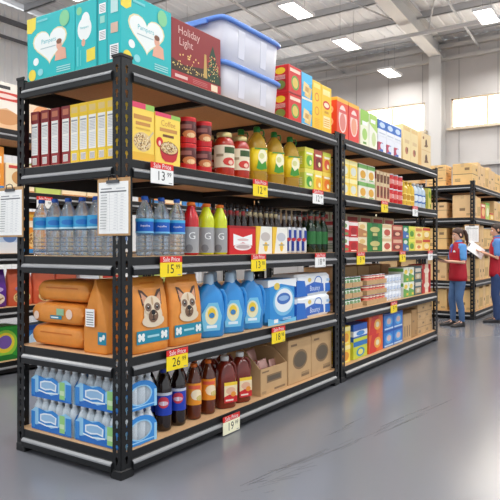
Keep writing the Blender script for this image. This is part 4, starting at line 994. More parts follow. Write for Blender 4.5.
def stock_near():
    z = Zs(4)
    g = 'teal diaper cartons'
    put('diaper_heart', 'diaper_carton', .03, .435, z, 'teal diaper carton with heart panel facing the rack end, over the inner end post', 'diaper carton', g)
    put('diaper_side', 'diaper_carton', .03, .24, z, 'narrow teal diaper carton side between the heart carton and the barcode carton', 'diaper carton', g)
    put('diaper_code', 'diaper_carton', .03, .034, z, 'teal diaper carton above the corner post, barcodes on its end, heart on its front', 'diaper carton', g)
    put('light_carton', 'fairy_light_carton', .487, .04, z, 'dark red holiday light carton with a decorated tree picture, on the top shelf', 'light carton')
    put('bin_low', 'storage_bin', 1.5, .28, z, 'clear plastic storage bin with blue lid, lower of the two stacked', 'storage bin', 'stacked storage bins', scale=(1, .88, 1))
    put('bin_high', 'storage_bin', 1.5, .28, z + .301, 'clear plastic storage bin with blue lid, upper of the two stacked', 'storage bin', 'stacked storage bins', scale=(1, .88, 1))
    for k in (0, 1):
        w = ('lower', 'upper')[k]
        put('cracker_red', 'cracker_carton', 2.03, .05, z + .247 * k, 'red cracker carton beside the plastic bins, %s of its pair' % w, 'cracker carton', 'cracker cartons')
        put('cracker_blue', 'cracker_carton', 2.265, .05, z + .241 * k, 'blue cracker carton with biscuit picture beside the yellow cartons, %s of its pair' % w, 'cracker carton', 'cracker cartons')
    put('pasta_lines', 'pasta_carton', 2.475, .05, z, 'narrow tall yellow carton with orange rings on the top shelf', 'food carton', 'tall yellow cartons')
    put('pasta_badge', 'pasta_carton', 2.65, .05, z, 'tall yellow carton with a red oval badge on the top shelf', 'food carton', 'tall yellow cartons')
    # cereal shelf
    z = Zs(3)
    for k, y in enumerate((.07, .151, .232, .313, .395)):
        put('spine_yellow', 'cereal_box', .045, y + .02, z, 'yellow cereal box showing its spine, %s of five from the corner post' % ORD[k], 'cereal box', 'yellow cereal spines')
    for k, y in enumerate((.48, .585, .685, .788)):
        put('spine_red', 'cereal_box', .045, y + .018, z, 'dark red cereal box showing its spine, %s of four from the yellow boxes' % ORD[k], 'cereal box', 'red cereal spines')
    put('cereal_plain', 'cereal_box', .1, .022, z, 'yellow cereal box with an oat bowl picture beside the corner post', 'cereal box', 'yellow cereal fronts')
    put('cereal_bowl', 'cereal_box', .315, .022, z, 'yellow cereal box with a red bowl picture above the 13.99 tag', 'cereal box', 'yellow cereal fronts')
    for r_, y in enumerate((.1, .24)):
        for c, x in enumerate((.72, .895)):
            for l in (0, 1):
                put('nut_can', 'nut_can', x, y, z + .1795 * l, 'dark red lidded can, %s layer, %s beside the %s, %s row' % (('bottom', 'top')[l], 'column', ('cereal box', 'sauce jars')[c], ('front', 'back')[r_]), 'food can', 'dark red lidded cans')
    for r_, y in enumerate((.12, .29)):
        for c, x in enumerate((1.18, 1.385)):
            put('sauce_jar', 'sauce_jar', x, y, z, 'tomato sauce jar with cream label beside the %s, %s row' % (('red cans', 'oil jugs')[c], ('front', 'back')[r_]), 'sauce jar', 'tomato sauce jars')
        for c, x in enumerate((1.63, 1.9, 2.17)):
            put('oil_jug', 'oil_jug', x + .02 * r_, y, z, 'yellow oil jug with green cap, %s of three from the sauce jars, %s row' % (ORD[c], ('front', 'back')[r_]), 'oil jug', 'cooking oil jugs', rz=-.5)
    for l, ks in enumerate((('juice_green', 'juice_yellow', 'juice_orange'), ('juice_lime', 'juice_cherry', 'juice_peach'))):
        for c, k in enumerate(ks):
            col = {'juice_green': 'lime green', 'juice_yellow': 'yellow', 'juice_orange': 'orange', 'juice_lime': 'yellow-green', 'juice_cherry': 'dark red', 'juice_peach': 'yellow and red'}[k]
            put(k, 'juice_carton', 2.325 + .18 * c, .05, z + .191 * l, '%s juice carton in the %s layer beside the oil jugs, %s from them' % (col, ('bottom', 'top')[l], ORD[c]), 'juice carton', 'juice cartons')
    # drinks shelf
    z = Zs(2)
    for r_, x in enumerate((.1, .23)):
        for k, y in enumerate((.2, .329, .455, .59, .724, .858)):
            if r_ and k == 0: continue
            put('water_aqua', 'water_bottle', x + .01 * (1 - r_), y + .01 * r_, z, 'pale blue label water bottle, %s from the corner post along the %s end row' % (ORD[k], ('outer', 'inner')[r_]), 'water bottle', 'pale label water bottles')
    for r_, y in enumerate((.1, .235)):
        for k, x in enumerate((.3, .455, .61)):
            if r_ and k == 0: continue
            put('water_deep', 'water_bottle', x, y, z, 'clear water bottle with dark blue label, %s from the corner post, %s row' % (ORD[k], ('front', 'back')[r_]), 'water bottle', 'dark label water bottles')
        for k, x in enumerate((.79, .965, 1.125)):
            if r_ and k == 0: continue
            put(('sport_red', 'sport_lime', 'sport_lime')[k], 'sports_drink', x - .03, y, z, ('red sports drink bottle beside the water, %s row', 'lime sports drink bottle beside the red one, %s row', 'lime sports drink bottle beside the red beer carrier, %s row')[k] % ('front', 'back')[r_], 'sports drink', 'sports drinks')
    put('carrier_red', 'beer_carrier', 1.15, .05, z, 'red cardboard beer carrier with a white bow tie emblem', 'beer carrier', 'beer carriers')
    put('carrier_yellow1', 'beer_carrier', 1.515, .05, z, 'yellow and white beer carrier beside the red carrier', 'beer carrier', 'beer carriers')
    put('carrier_yellow2', 'beer_carrier', 1.765, .05, z, 'yellow and white beer carrier beside the energy cans', 'beer carrier', 'beer carriers')
    bx = [1.2, 1.285, 1.375, 1.46, 1.556, 1.632, 1.708, 1.806, 1.882, 1.958, 2.07, 2.165, 2.26, 2.36, 2.46]
    for r_, y in enumerate((.14, .24)):
        for k, x in enumerate(bx):
            if r_ and x > 2.0: continue
            kd = 'beer_red' if k < 4 else 'beer_cream' if k < 10 else 'beer_white'
            yy = y if x < 2.03 else y + .04
            wh = ('in the red carrier', 'in the yellow carrier touching red', 'in the yellow carrier touching cans', 'behind the energy cans')[0 if k < 4 else 1 if k < 7 else 2 if k < 10 else 3]
            i = k if k < 4 else k - 4 if k < 7 else k - 7 if k < 10 else k - 10
            put(kd, 'beer_bottle', x, yy + .0, z + (.005 if k < 10 else 0), 'brown beer bottle %s, %s from sports drinks, %s row' % (wh, ORD[i], ('front', 'back')[r_]), 'beer bottle', 'brown beer bottles')
    for k, x in enumerate((2.08, 2.17, 2.265, 2.36)):
        put('energy_can', 'energy_can', x, .09, z, 'slim blue and silver drink can, %s from the yellow beer carrier' % ORD[k], 'drink can', 'slim energy drink cans')
    for r_, y in enumerate((.12, .25)):
        for k, x in enumerate((2.56, 2.69, 2.82)):
            put('beer_green', 'beer_bottle', x, y, z, 'dark green beer bottle, %s from the slim cans, %s row' % (ORD[k], ('front', 'back')[r_]), 'beer bottle', 'green beer bottles')
    # dog food shelf
    z = Zs(1)
    put('lying_bag', 'dog_food_bag', .225, .39, z, 'orange dog food bag lying flat, lowest of the stack at the rack end', 'dog food bag', 'lying dog food bags')
    put('lying_bag_print', 'dog_food_bag', .22, .385, z + .146, 'orange dog food bag lying flat with printed side, middle of the end stack', 'dog food bag', 'lying dog food bags')
    put('lying_bag', 'dog_food_bag', .235, .345, z + .292, 'orange dog food bag lying flat, topmost of the end stack', 'dog food bag', 'lying dog food bags')
    put('gusset_bag', 'dog_food_bag',   .045, .272, z, 'orange dog food bag standing with its pointed side toward the rack end', 'dog food bag', 'standing dog food bags')
    put('dog_bag', 'dog_food_bag', .292, .09, z, 'orange bag with dog face beside the corner post', 'dog food bag', 'standing dog food bags')
    put('dog_bag', 'dog_food_bag', .64, .09, z, 'orange bag with dog face beside the blue detergent', 'dog food bag', 'standing dog food bags')
    for k, x in enumerate((.57, .77)):
        put('dog_bag_plain', 'dog_food_bag', x, .26 + .01 * k, z, 'plain orange bag in the back row behind the dog face bags, %s from the end' % ORD[k], 'dog food bag', 'standing dog food bags', rz=.0, scale=(.5, 1, .96))
    for r_, y in enumerate((.12, .28)):
        for k, x in enumerate((.985, 1.25, 1.515)):
            xx = x + .02 * r_
            put('detergent', 'detergent_jug', xx, y + (.0 if r_ == 0 else .02), z, 'blue detergent jug with pale cap, %s from the dog food, %s row' % (ORD[k], ('front', 'back')[r_]), 'detergent jug', 'blue detergent jugs', rz=-.42, scale=(1.04, 1.04, 1))
    put('tissue_pouch', 'tissue_pack', 1.69, .05, z, 'large blue tissue pack with white oval beside the detergent', 'tissue pack')
    for l in (0, 1):
        put('towel_pack', 'paper_towel_pack', 2.175, .05, z + .201 * l, 'white and blue paper towel pack, %s of two stacked' % ('lower', 'upper')[l], 'paper towels', 'paper towel packs')
    # bottom shelf
    z = Zs(0)
    for l in (0, 1):
        w = ('lower', 'upper')[l]
        water_pack(.04, .462, z + .2125 * l, 'shrink-wrapped water pack beside the inner end post, %s of two' % w)
        water_pack(.04, .03, z + .2125 * l, 'shrink-wrapped water pack behind the corner post with oval handle hole, %s of two' % w)
    for r_, y in enumerate((.12, .25)):
        for k, x in enumerate((.5, .645)):
            put('cola', 'cola_bottle', x, y, z, 'black cola bottle with blue label, beside the %s, %s row' % (('water packs', 'orange labels')[k], ('front', 'back')[r_]), 'cola bottle', 'cola bottles')
        for k, x in enumerate((.815, .98)):
            put('orange_soda', 'soda_bottle', x, y, z, 'brown soda bottle with orange label, beside the %s, %s row' % (('cola', 'juice jugs')[k], ('front', 'back')[r_]), 'soda bottle', 'orange label soda bottles')
        for k, x in enumerate((1.185, 1.385)):
            put('juice_jug', 'juice_jug', x, y + .03 * r_, z, 'brown juice jug with white cap, beside the %s, %s row' % (('soda bottles', 'open box')[k], ('front', 'back')[r_]), 'juice jug', 'juice jugs', rz=-.4)
    put('open_box', 'open_display_box', 1.58, .05, z, 'open brown cardboard box with low front and snack pouches inside', 'cardboard box')
    for k, (x, y, a, b, dz) in enumerate(((1.655, .13, .1, .08, .02), (1.8, .145, -.1, -.12, .04), (1.925, .14, .1, .06, .02), (1.7, .28, 0, .1, .09), (1.86, .3, 0, -.08, .1))):
        put('snack', 'snack_pouch', x, y, z + .02 + dz, ('shiny snack pouch standing in the open box, at its outer corner', 'shiny snack pouch leaning in the middle of the open box', 'shiny snack pouch in the open box beside the sealed carton',
             'shiny snack pouch in the open box, back row, outer side', 'shiny snack pouch in the open box, back row, inner side')[k], 'snack pouch', 'snack pouches in the box', rot=(-.12, b, a))
    put('corr_oval', 'cardboard_box', 2.025, .05, z, 'sealed brown cardboard box with grey oval beside the open box', 'cardboard box', 'sealed oval-print boxes')
    put('corr_oval', 'cardboard_box', 2.455, .05, z, 'sealed brown cardboard box with grey oval beside the rack joint', 'cardboard box', 'sealed oval-print boxes')
    # price tags
    G = 'shelf price tags'
    def tg(k, x, lev, label, dz=-.002):
        put(k, 'shelf_price_tag', x, -.019, LEV[lev] - .13 + dz, label, 'price tag', G)
    tg('t1399', .225, 3, 'white sale price tag reading 13.99 under the cereal')
    tg('t1299y', 1.36, 3, 'yellow sale price tag reading 12.99 under the oil jugs')
    tg('t1299w', 2.34, 3, 'white sale price tag reading 12.99 under the juice cartons')
    tg('t1599', .31, 2, 'yellow sale price tag reading 15.99 under the water bottles')
    tg('t1398', 1.335, 2, 'yellow sale price tag reading 13.98 under the beer carriers')
    tg('t1898w', 2.385, 2, 'white sale price tag reading 18.98 under the slim drink cans')
    tg('t2699', .37, 1, 'yellow sale price tag reading 26.99 under the dog food')
    tg('t1898', 1.635, 1, 'yellow sale price tag reading 18.98 under the detergent and tissue')
    tg('t1999', .97, 0, 'cream sale price tag reading 19.99 at the lowest shelf edge', -.012)
    tg('ty9', 4.0, 3, 'yellow tag on the middle rack under the white food cartons')
    tg('tw9', 5.08, 3, 'white tag on the middle rack under the yellow oil bottles')
    tg('ty9', 3.32, 2, 'yellow tag on the middle rack beside the rack joint')
    tg('ty9', 4.6, 2, 'yellow tag on the middle rack under the ivory and rust cartons')
    tg('tw9', 5.72, 2, 'white tag at the end of the middle rack')
    tg('ty9', 4.3, 1, 'yellow tag on the middle rack under the tomato cans')
    # clipboards on the end posts
    put('clipboard', 'hanging_clipboard', -.012, -.085, 1.42, 'clipboard with printed list hanging on the corner post', 'clipboard', 'hanging clipboards')
    put('clipboard', 'hanging_clipboard', -.012, .89, 1.42, 'clipboard with printed list hanging on the inner end post', 'clipboard', 'hanging clipboards')
    put('clipboard', 'hanging_clipboard', 8.985, .04, 1.42, 'clipboard with printed list hanging on the box rack between the workers', 'clipboard', 'hanging clipboards')

def stock_middle():
    z = Zs(4)
    g = 'food boxes atop the middle rack'
    put('fruit_orange', 'food_carton', 2.995, .05, z, 'tall orange-red carton with pale oval above the rack joint', 'food carton', g)
    put('fruit_red', 'food_carton', 3.275, .05, z, 'tall red carton with pale oval, beside the green and white cartons', 'food carton', g)
    put('herb_white', 'food_carton', 3.58, .05, z, 'white carton with green slanted top, beside the red cartons', 'food carton', g)
    put('herb_lime', 'food_carton', 3.83, .05, z, 'white carton with pale green slanted top, beside the blue packs', 'food carton', g)
    for c, x in enumerate((4.09, 4.35, 4.61)):
        for l, k in enumerate(('roll_red', 'roll_blue')):
            put(k, 'paper_roll_carton', x, .05, z + .196 * l, '%s, %s from the green cartons' % (('white pack with blue and red panel, bottom-layer', 'blue and white pack atop the middle rack, upper-layer')[l], ORD[c]), 'paper pack', g)
    put('tea_beige', 'food_carton', 4.93, .05, z, 'tall beige carton with small pictures, beside the blue packs', 'food carton', g)
    put('tea_beige', 'food_carton', 5.23, .05, z, 'tall beige carton with small pictures, beside the brown bean carton', 'food carton', g)
    put('bean_beige', 'food_carton', 5.66, .05, z, 'beige carton with dark brown bean pictures at the rack end', 'food carton', g)
    # second shelf
    z = Zs(3)
    g = 'second-shelf goods of the middle rack'
    for l in (0, 1):
        w = ('bottom', 'top')[l]
        for c in (0, 1):
            put('b2_yellow', 'food_carton', 3.1 + .215 * c, .06, z + .191 * l, 'yellow food carton, %s layer, %s from the rack joint, under the tall boxes' % (w, ORD[c]), 'food carton', g)
            put('b2_white', 'food_carton', 3.56 + .235 * c, .06, z + .191 * l, 'white and green food carton, %s layer, %s after the yellow ones' % (w, ORD[c]), 'food carton', g)
        for c in range(3):
            put('red_can', 'food_can', 4.57 + .16 * c, .12, z + .1785 * l, 'red and white can, %s layer, %s from the slim brown cartons' % (w, ORD[c]), 'food can', g)
    for c in range(4):
        put('b2_slim', 'food_carton', 4.06 + .107 * c, .06, z, 'slim brown and tan carton, %s from the white food cartons' % ORD[c], 'food carton', g)
    for c in range(3):
        put('small_oil', 'oil_bottle', 5.1 + .15 * c, .12, z, 'yellow oil bottle on the middle rack, %s from the red cans' % ORD[c], 'oil bottle', g)
    for c in range(3):
        put('small_blue', 'drink_bottle', 5.53 + .16 * c, .12, z, 'pale bottle with blue label, %s from the yellow oil bottles' % ORD[c], 'drink bottle', g)
    put('b2_lime', 'food_carton', 6.0, .06, z, 'olive and yellow carton at the end post, after the pale blue bottles', 'food carton', g)
    # third shelf
    z = Zs(2); x = 3.09
    g = 'paired cartons on the middle rack'
    names = [('b3_white_red', 'white and red', .215), ('b3_crimson', 'bright red', .23), ('b3_cream_brown', 'cream and brown', .24), ('b3_emerald', 'dark green', .45), ('b3_ivory', 'ivory', .3), ('b3_rust', 'rust red', .39), ('b3_jade', 'green and blue', .22), ('b3_chartreuse', 'yellow-green', .23), ('b3_butter', 'pale yellow', .34), ('b3_golden', 'golden yellow', .32)]
    for k, t, w in names:
        for l in (0, 1):
            put(k, 'food_carton', x, .06, z + .161 * l, '%s carton on the third shelf of the middle rack, %s of two' % (t, ('lower', 'upper')[l]), 'food carton', g)
        x += w + .006
    # fourth shelf: trays of cans
    z = Zs(1); g = 'canned goods in trays'
    for l in range(3):
        w = ('bottom', 'middle', 'top')[l]
        for c, x in enumerate((3.1, 3.375)):
            put('tray', 'can_tray', x, .05, z + .1115 * l, 'open cardboard tray of green cans, %s layer, %s from the rack joint' % (w, ORD[c]), 'can tray', 'cardboard can trays')
            for i in range(3):
                put('green_can', 'food_can', x + .0465 + .084 * i, .098, z + .1115 * l + .0045, 'small green can, %s layer, %s can from the rack joint' % (w, ORD[c * 3 + i]), 'food can', g)
        for c, x in enumerate((3.76, 4.06)):
            put('tray_wide', 'can_tray', x, .05, z + .1115 * l, 'open cardboard tray of red cans, %s layer, %s after the green cans' % (w, ORD[c]), 'can tray', 'cardboard can trays')
            for i in range(3):
                put('tomato_can', 'food_can', x + .0537 + .0945 * i, .103, z + .1115 * l + .0045, 'small red can, %s layer, %s can after the green cans' % (w, ORD[c * 3 + i]), 'food can', g)
        for i in range(5):
            put('dairy_tub', 'dairy_tub', 4.42 + .112 * i, .115, z + .1015 * l, 'white and blue tub, %s layer, %s after the red cans' % (w, ORD[i]), 'food tub', 'white and blue tubs')
    for l in (0, 1):
        w = ('lower', 'upper')[l]
        for c in (0, 1):
            put('b4_leaf', 'food_carton', 4.97 + .207 * c, .06, z + .191 * l, 'white and green leaf carton, %s of its pair, %s after the tubs' % (w, ORD[c]), 'food carton', 'fourth-shelf cartons')
        put('b4_teal', 'food_carton', 5.4, .06, z + .191 * l, 'dark teal and tan carton on the fourth shelf, %s of two' % w, 'food carton', 'fourth-shelf cartons')
        put('b4_red', 'food_carton', 5.73, .06, z + .201 * l, 'dark red carton on the fourth shelf at the end post, %s of two' % w, 'food carton', 'fourth-shelf cartons')
    for c in range(7):
        put('r_cream', 'food_carton', 3.12 + .43 * c, .6, Zs(2), 'tall cream carton in the back row of the third shelf, %s from the rack joint' % ORD[c], 'food carton', 'back row cartons', scale=(1.1, 1, 1.55))
    for c in range(5):
        put('c_b', 'cardboard_box', 3.9 + .4 * c, .56, Zs(1), 'brown box in the back row of the fourth shelf, %s from the rack joint' % ORD[c], 'cardboard box', 'back row boxes', scale=(1, 1, .95))
    # bottom shelf
    z = Zs(0); g = 'bottom shelf of the middle rack'
    for l in (0, 1):
        w = ('lower', 'upper')[l]
        put('b5_yellow', 'food_carton', 3.1, .06, z + .191 * l, 'yellow carton on the lowest shelf beside the rack joint, %s of two' % w, 'food carton', g)
        put(('b5_lime', 'b5_blue')[l], 'food_carton', 3.42, .06, z + .186 * l, ('lime yellow carton with blue top under the blue carton', 'blue and white carton on the lime yellow carton')[l], 'food carton', g)
        put('b5_orange', 'food_carton', 3.84, .06, z + .206 * l, 'orange and red carton on the lowest shelf, %s of two' % w, 'food carton', g)
        for c in (0, 1):
            put('b5_azure', 'food_carton', 4.3 + .322 * c, .06, z + .201 * l, 'blue carton on the lowest shelf, %s layer, beside the %s' % (w, ('orange cartons', 'brown boxes')[c]), 'food carton', g)
        put('corr_half', 'cardboard_box', 5.86, .06, z + .206 * l, 'brown cardboard box at the end of the lowest shelf, %s of two' % w, 'cardboard box', g)
        put('corr_half', 'cardboard_box', 5.535, .06, z + .206 * l, 'brown cardboard box second from the end post on the lowest shelf, %s of two' % w, 'cardboard box', g)
    put('corr_plain', 'cardboard_box', 4.96, .06, z, 'brown cardboard box with dark slots beside the blue cartons', 'cardboard box', g)
    put('corr_small', 'cardboard_box', 5.3, .06, z, 'narrow brown box between the slotted box and the stacked end boxes', 'cardboard box', g)

def stock_far():
    g = 'brown boxes on the box rack'
    rows = ['lowest shelf', 'second shelf up', 'third shelf up', 'fourth shelf up', 'rack top']
    for i, zz in enumerate(LEV_C):
        z = zz + .001
        sizes = [['c_c', 'c_e', 'c_c', 'c_e', 'c_c', 'c_e', 'c_c', 'c_a', 'c_c'], ['c_e', 'c_c', 'c_e', 'c_e', 'c_c', 'c_e', 'c_e', 'c_a', 'c_c'], ['c_c', 'c_b', 'c_e', 'c_c', 'c_a', 'c_b', 'c_c', 'c_a'], ['c_b', 'c_c', None, None, None, 'c_b', 'c_c', 'c_a', 'c_c'], ['c_a', 'c_e', 'c_b', 'c_c', 'c_e', 'c_b', 'c_a', 'c_c']][i]
        x = 9.08; n = 0
        W = {'c_a': .42, 'c_b': .36, 'c_c': .3, 'c_d': .42, 'c_e': .22, 'c_f': .42}
        for k in sizes:
            if k is None:
                kk, col = [('r_green', 'green'), ('b3_golden', 'golden yellow'), ('r_red', 'red')][n % 3]
                put(kk, 'food_carton', x, .19, z, '%s food carton on the box rack behind the man, %s' % (col, rows[i]), 'food carton', 'coloured cartons on the box rack')
                x += .4; n += 1
                continue
            if x + W[k] > 11.9: break
            put(k, 'cardboard_box', x, .19, z, 'brown box facing the aisle, %s of the box rack, %s from its corner' % (rows[i], ORD[n]), 'cardboard box', g)
            n += 1; x += W[k] + .015
        # second column, seen on the rack end
        if i == 4:
            put('c_f', 'cardboard_box', 9.08, .68, z, 'flat brown box on the rack top of the box rack, under another at its end', 'cardboard box', g)
            put('c_f', 'cardboard_box', 9.08, .68, z + .201, 'flat brown box on top of another at the end of the box rack', 'cardboard box', g)
        else:
            put(('c_c', 'c_e', 'c_a', 'c_d')[i], 'cardboard_box', 9.08, .66, z, 'brown box on the box rack end, %s, second in from the corner' % rows[i], 'cardboard box', g)

def stock_behind():
    rows = ['lowest shelf', 'second shelf up', 'third shelf up', 'fourth shelf up', 'rack top']
    for i, zz in enumerate(LEV_C):
        for c, y in enumerate((1.17, 1.62)):
            put(('c_c', 'c_b', 'c_c', 'c_b', 'c_d')[i], 'cardboard_box', 9.09, y + .02, zz + .001, 'brown box on the hidden rack behind the box rack, %s, %s one in' % (rows[i], ORD[c]), 'cardboard box', 'brown boxes on the hidden rack')

def stock_rear():
    rows = ['lowest shelf', 'second shelf up', 'third shelf up', 'fourth shelf up', 'top']
    def fill(lev, x0, x1, seq, gap=.02):
        W = {'r_flake': .46, 'r_peach': .42, 'r_orange': .3, 'r_cream': .36, 'r_green': .34, 'r_red': .38, 'r_white': .3, 'r_blue': .36, 'r_purple_bag': .3, 'r_orange_bag': .3, 'r_green_pack': .42}
        T = {'r_flake': 'white flake box with red band', 'r_peach': 'peach food box', 'r_orange': 'orange food box', 'r_cream': 'cream food box', 'r_green': 'pale green food box', 'r_red': 'red food box', 'r_white': 'white and blue food box', 'r_blue': 'blue food box',
             'r_purple_bag': 'purple food bag', 'r_orange_bag': 'orange food bag', 'r_green_pack': 'green pack with yellow ring'}
        x = x0; n = 0
        cnt = {}
        while x < x1:
            k = seq[n % len(seq)]; n += 1
            w = W[k]
            # keep clear of the upright posts
            for px in (3.54, 6.68, 9.82):
                if x - .03 < px + .09 and x + w > px - .09: x = px + .1
            cnt[k] = cnt.get(k, 0) + 1
            bag = 'bag' in k
            put(k, 'food_bag' if bag else 'food_carton', x + (w / 2 if bag else 0), 3.17 + (.07 if bag else 0), LEV_R[lev] + .001, '%s, rear rack %s, %s of its kind' % (T[k], rows[lev], ORD[cnt[k] - 1]), 'food bag' if bag else 'food carton', 'goods on the rear rack, ' + rows[lev])
            x += w + gap
    fill(4, 1.2, 2.9, ['r_flake', 'r_peach', 'r_flake', 'r_cream'])
    fill(3, 1.1, 12.6, ['r_orange', 'r_cream', 'r_green', 'r_cream', 'r_cream', 'r_red', 'r_orange', 'r_cream', 'r_blue', 'r_blue', 'r_cream', 'r_white'])
    fill(2, 1.0, 4.3, ['r_orange', 'r_white', 'r_orange', 'r_cream', 'r_white'])
    fill(1, 1.15, 3.8, ['r_purple_bag', 'r_orange_bag', 'r_orange_bag', 'r_orange_bag', 'r_white', 'r_cream', 'r_green'])
    fill(0, 1.2, 2.6, ['r_green_pack', 'r_blue', 'r_green_pack', 'r_blue'])
    put('tw9', 'shelf_price_tag', 1.74, 3.081, LEV_R[3] - .17, 'white tag on the rear rack above the pale label water bottles', 'price tag', 'shelf price tags')
# ------------------------------------------------------------------ the two workers
def remeshed(mb, voxel):
    me = mb.mesh('body')
    o = bpy.data.objects.new('body', me); COL.objects.link(o)
    m = o.modifiers.new('Remesh', 'REMESH'); m.mode = 'VOXEL'; m.voxel_size = voxel; m.use_smooth_shade = True
    s_ = o.modifiers.new('Smooth', 'SMOOTH'); s_.iterations = 3; s_.factor = .5
    dg = bpy.context.evaluated_depsgraph_get(); dg.update()
    out = bpy.data.meshes.new_from_object(o.evaluated_get(dg))
    mats = [x for x in me.materials]
    bpy.data.objects.remove(o)
    out.materials.clear()
    for x in mats: out.materials.append(x)
    out.polygons.foreach_set('use_smooth', [True] * len(out.polygons))
    return out

def torso_rings(mb, prof, mat, n=28, p=2.6):
    rs = []
    for z, rx, ry, cy in prof:
        r = []
        for j in range(n):
            a = 2 * PI * j / n; c, s_ = math.cos(a), math.sin(a)
            r.append((rx * math.copysign(abs(c) ** (2 / p), c), cy + ry * math.copysign(abs(s_) ** (2 / p), s_), z))
        rs.append(r)
    mb.rings(rs, mat)

def hand(mb, wrist, aim, palm, side, mat, curl=.5):
    """wrist -> palm -> four fingers and a thumb; aim = finger direction, palm = palm normal, side = +1/-1 thumb side"""
    w = Vector(wrist); a = Vector(aim).normalized(); n = Vector(palm).normalized(); s_ = a.cross(n).normalized() * side
    mb.ell(w + a * .05, .02, .02, .02, mat)
    rs = []
    for t, hw, ht in ((-.01, .024, .019), (.02, .03, .017), (.055, .04, .015), (.085, .041, .013), (.098, .036, .01)):
        c = w + a * t
        rs.append([c + s_ * (hw * math.cos(2 * PI * j / 12)) + n * (ht * math.sin(2 * PI * j / 12)) for j in range(12)])
    mb.rings(rs, mat)
    for i, (off, L) in enumerate(((.03, .07), (.01, .08), (-.01, .074), (-.029, .056))):
        p0 = w + a * .088 + s_ * off
        d1 = (a + n * curl * .5).normalized(); d2 = (a + n * curl * 1.6).normalized(); d3 = (a + n * curl * 3).normalized()
        p1 = p0 + d1 * L * .45; p2 = p1 + d2 * L * .32; p3 = p2 + d3 * L * .23
        mb.limb([p0, p1, p2, p3], [.0095, .009, .0083, .0075], mat, 8)
    t0 = w + a * .025 + s_ * .026; t1 = t0 + (a * .5 + s_ * .75 + n * .3).normalized() * .038; t2 = t1 + (a * .85 + s_ * .3 + n * .5).normalized() * .03; t3 = t2 + (a + n * .5).normalized() * .022
    mb.limb([t0, t1, t2, t3], [.013, .011, .010, .0085], mat, 8)

def head_parts(mb, c, skin, turn, nod):
    """adds the skin of a head to the body; returns the frame for face details"""
    R = Matrix.Rotation(turn, 3, 'Z') @ Matrix.Rotation(nod, 3, 'X')
    c = Vector(c)
    P = lambda x, y, z: c + R @ Vector((x, y, z))
    mb.ell(P(0, .012, .03), .072, .092, .088, skin, rot=R)
    mb.ell(P(0, -.02, -.035), .056, .066, .078, skin, rot=R)
    mb.ell(P(0, -.055, -.085), .026, .024, .02, skin, rot=R)
    mb.limb([P(0, -.086, .012), P(0, -.104, -.022)], [.008, .0125], skin, 8)
    mb.ell(P(0, -.09, -.028), .016, .012, .009, skin, rot=R)
    mb.ell(P(0, -.083, -.056), .022, .01, .006, skin, rot=R); mb.ell(P(0, -.081, -.067), .019, .01, .007, skin, rot=R)
    for s_ in (1, -1): mb.ell(P(.074 * s_, .018, -.005), .009, .02, .032, skin, rot=R)
    return P, R

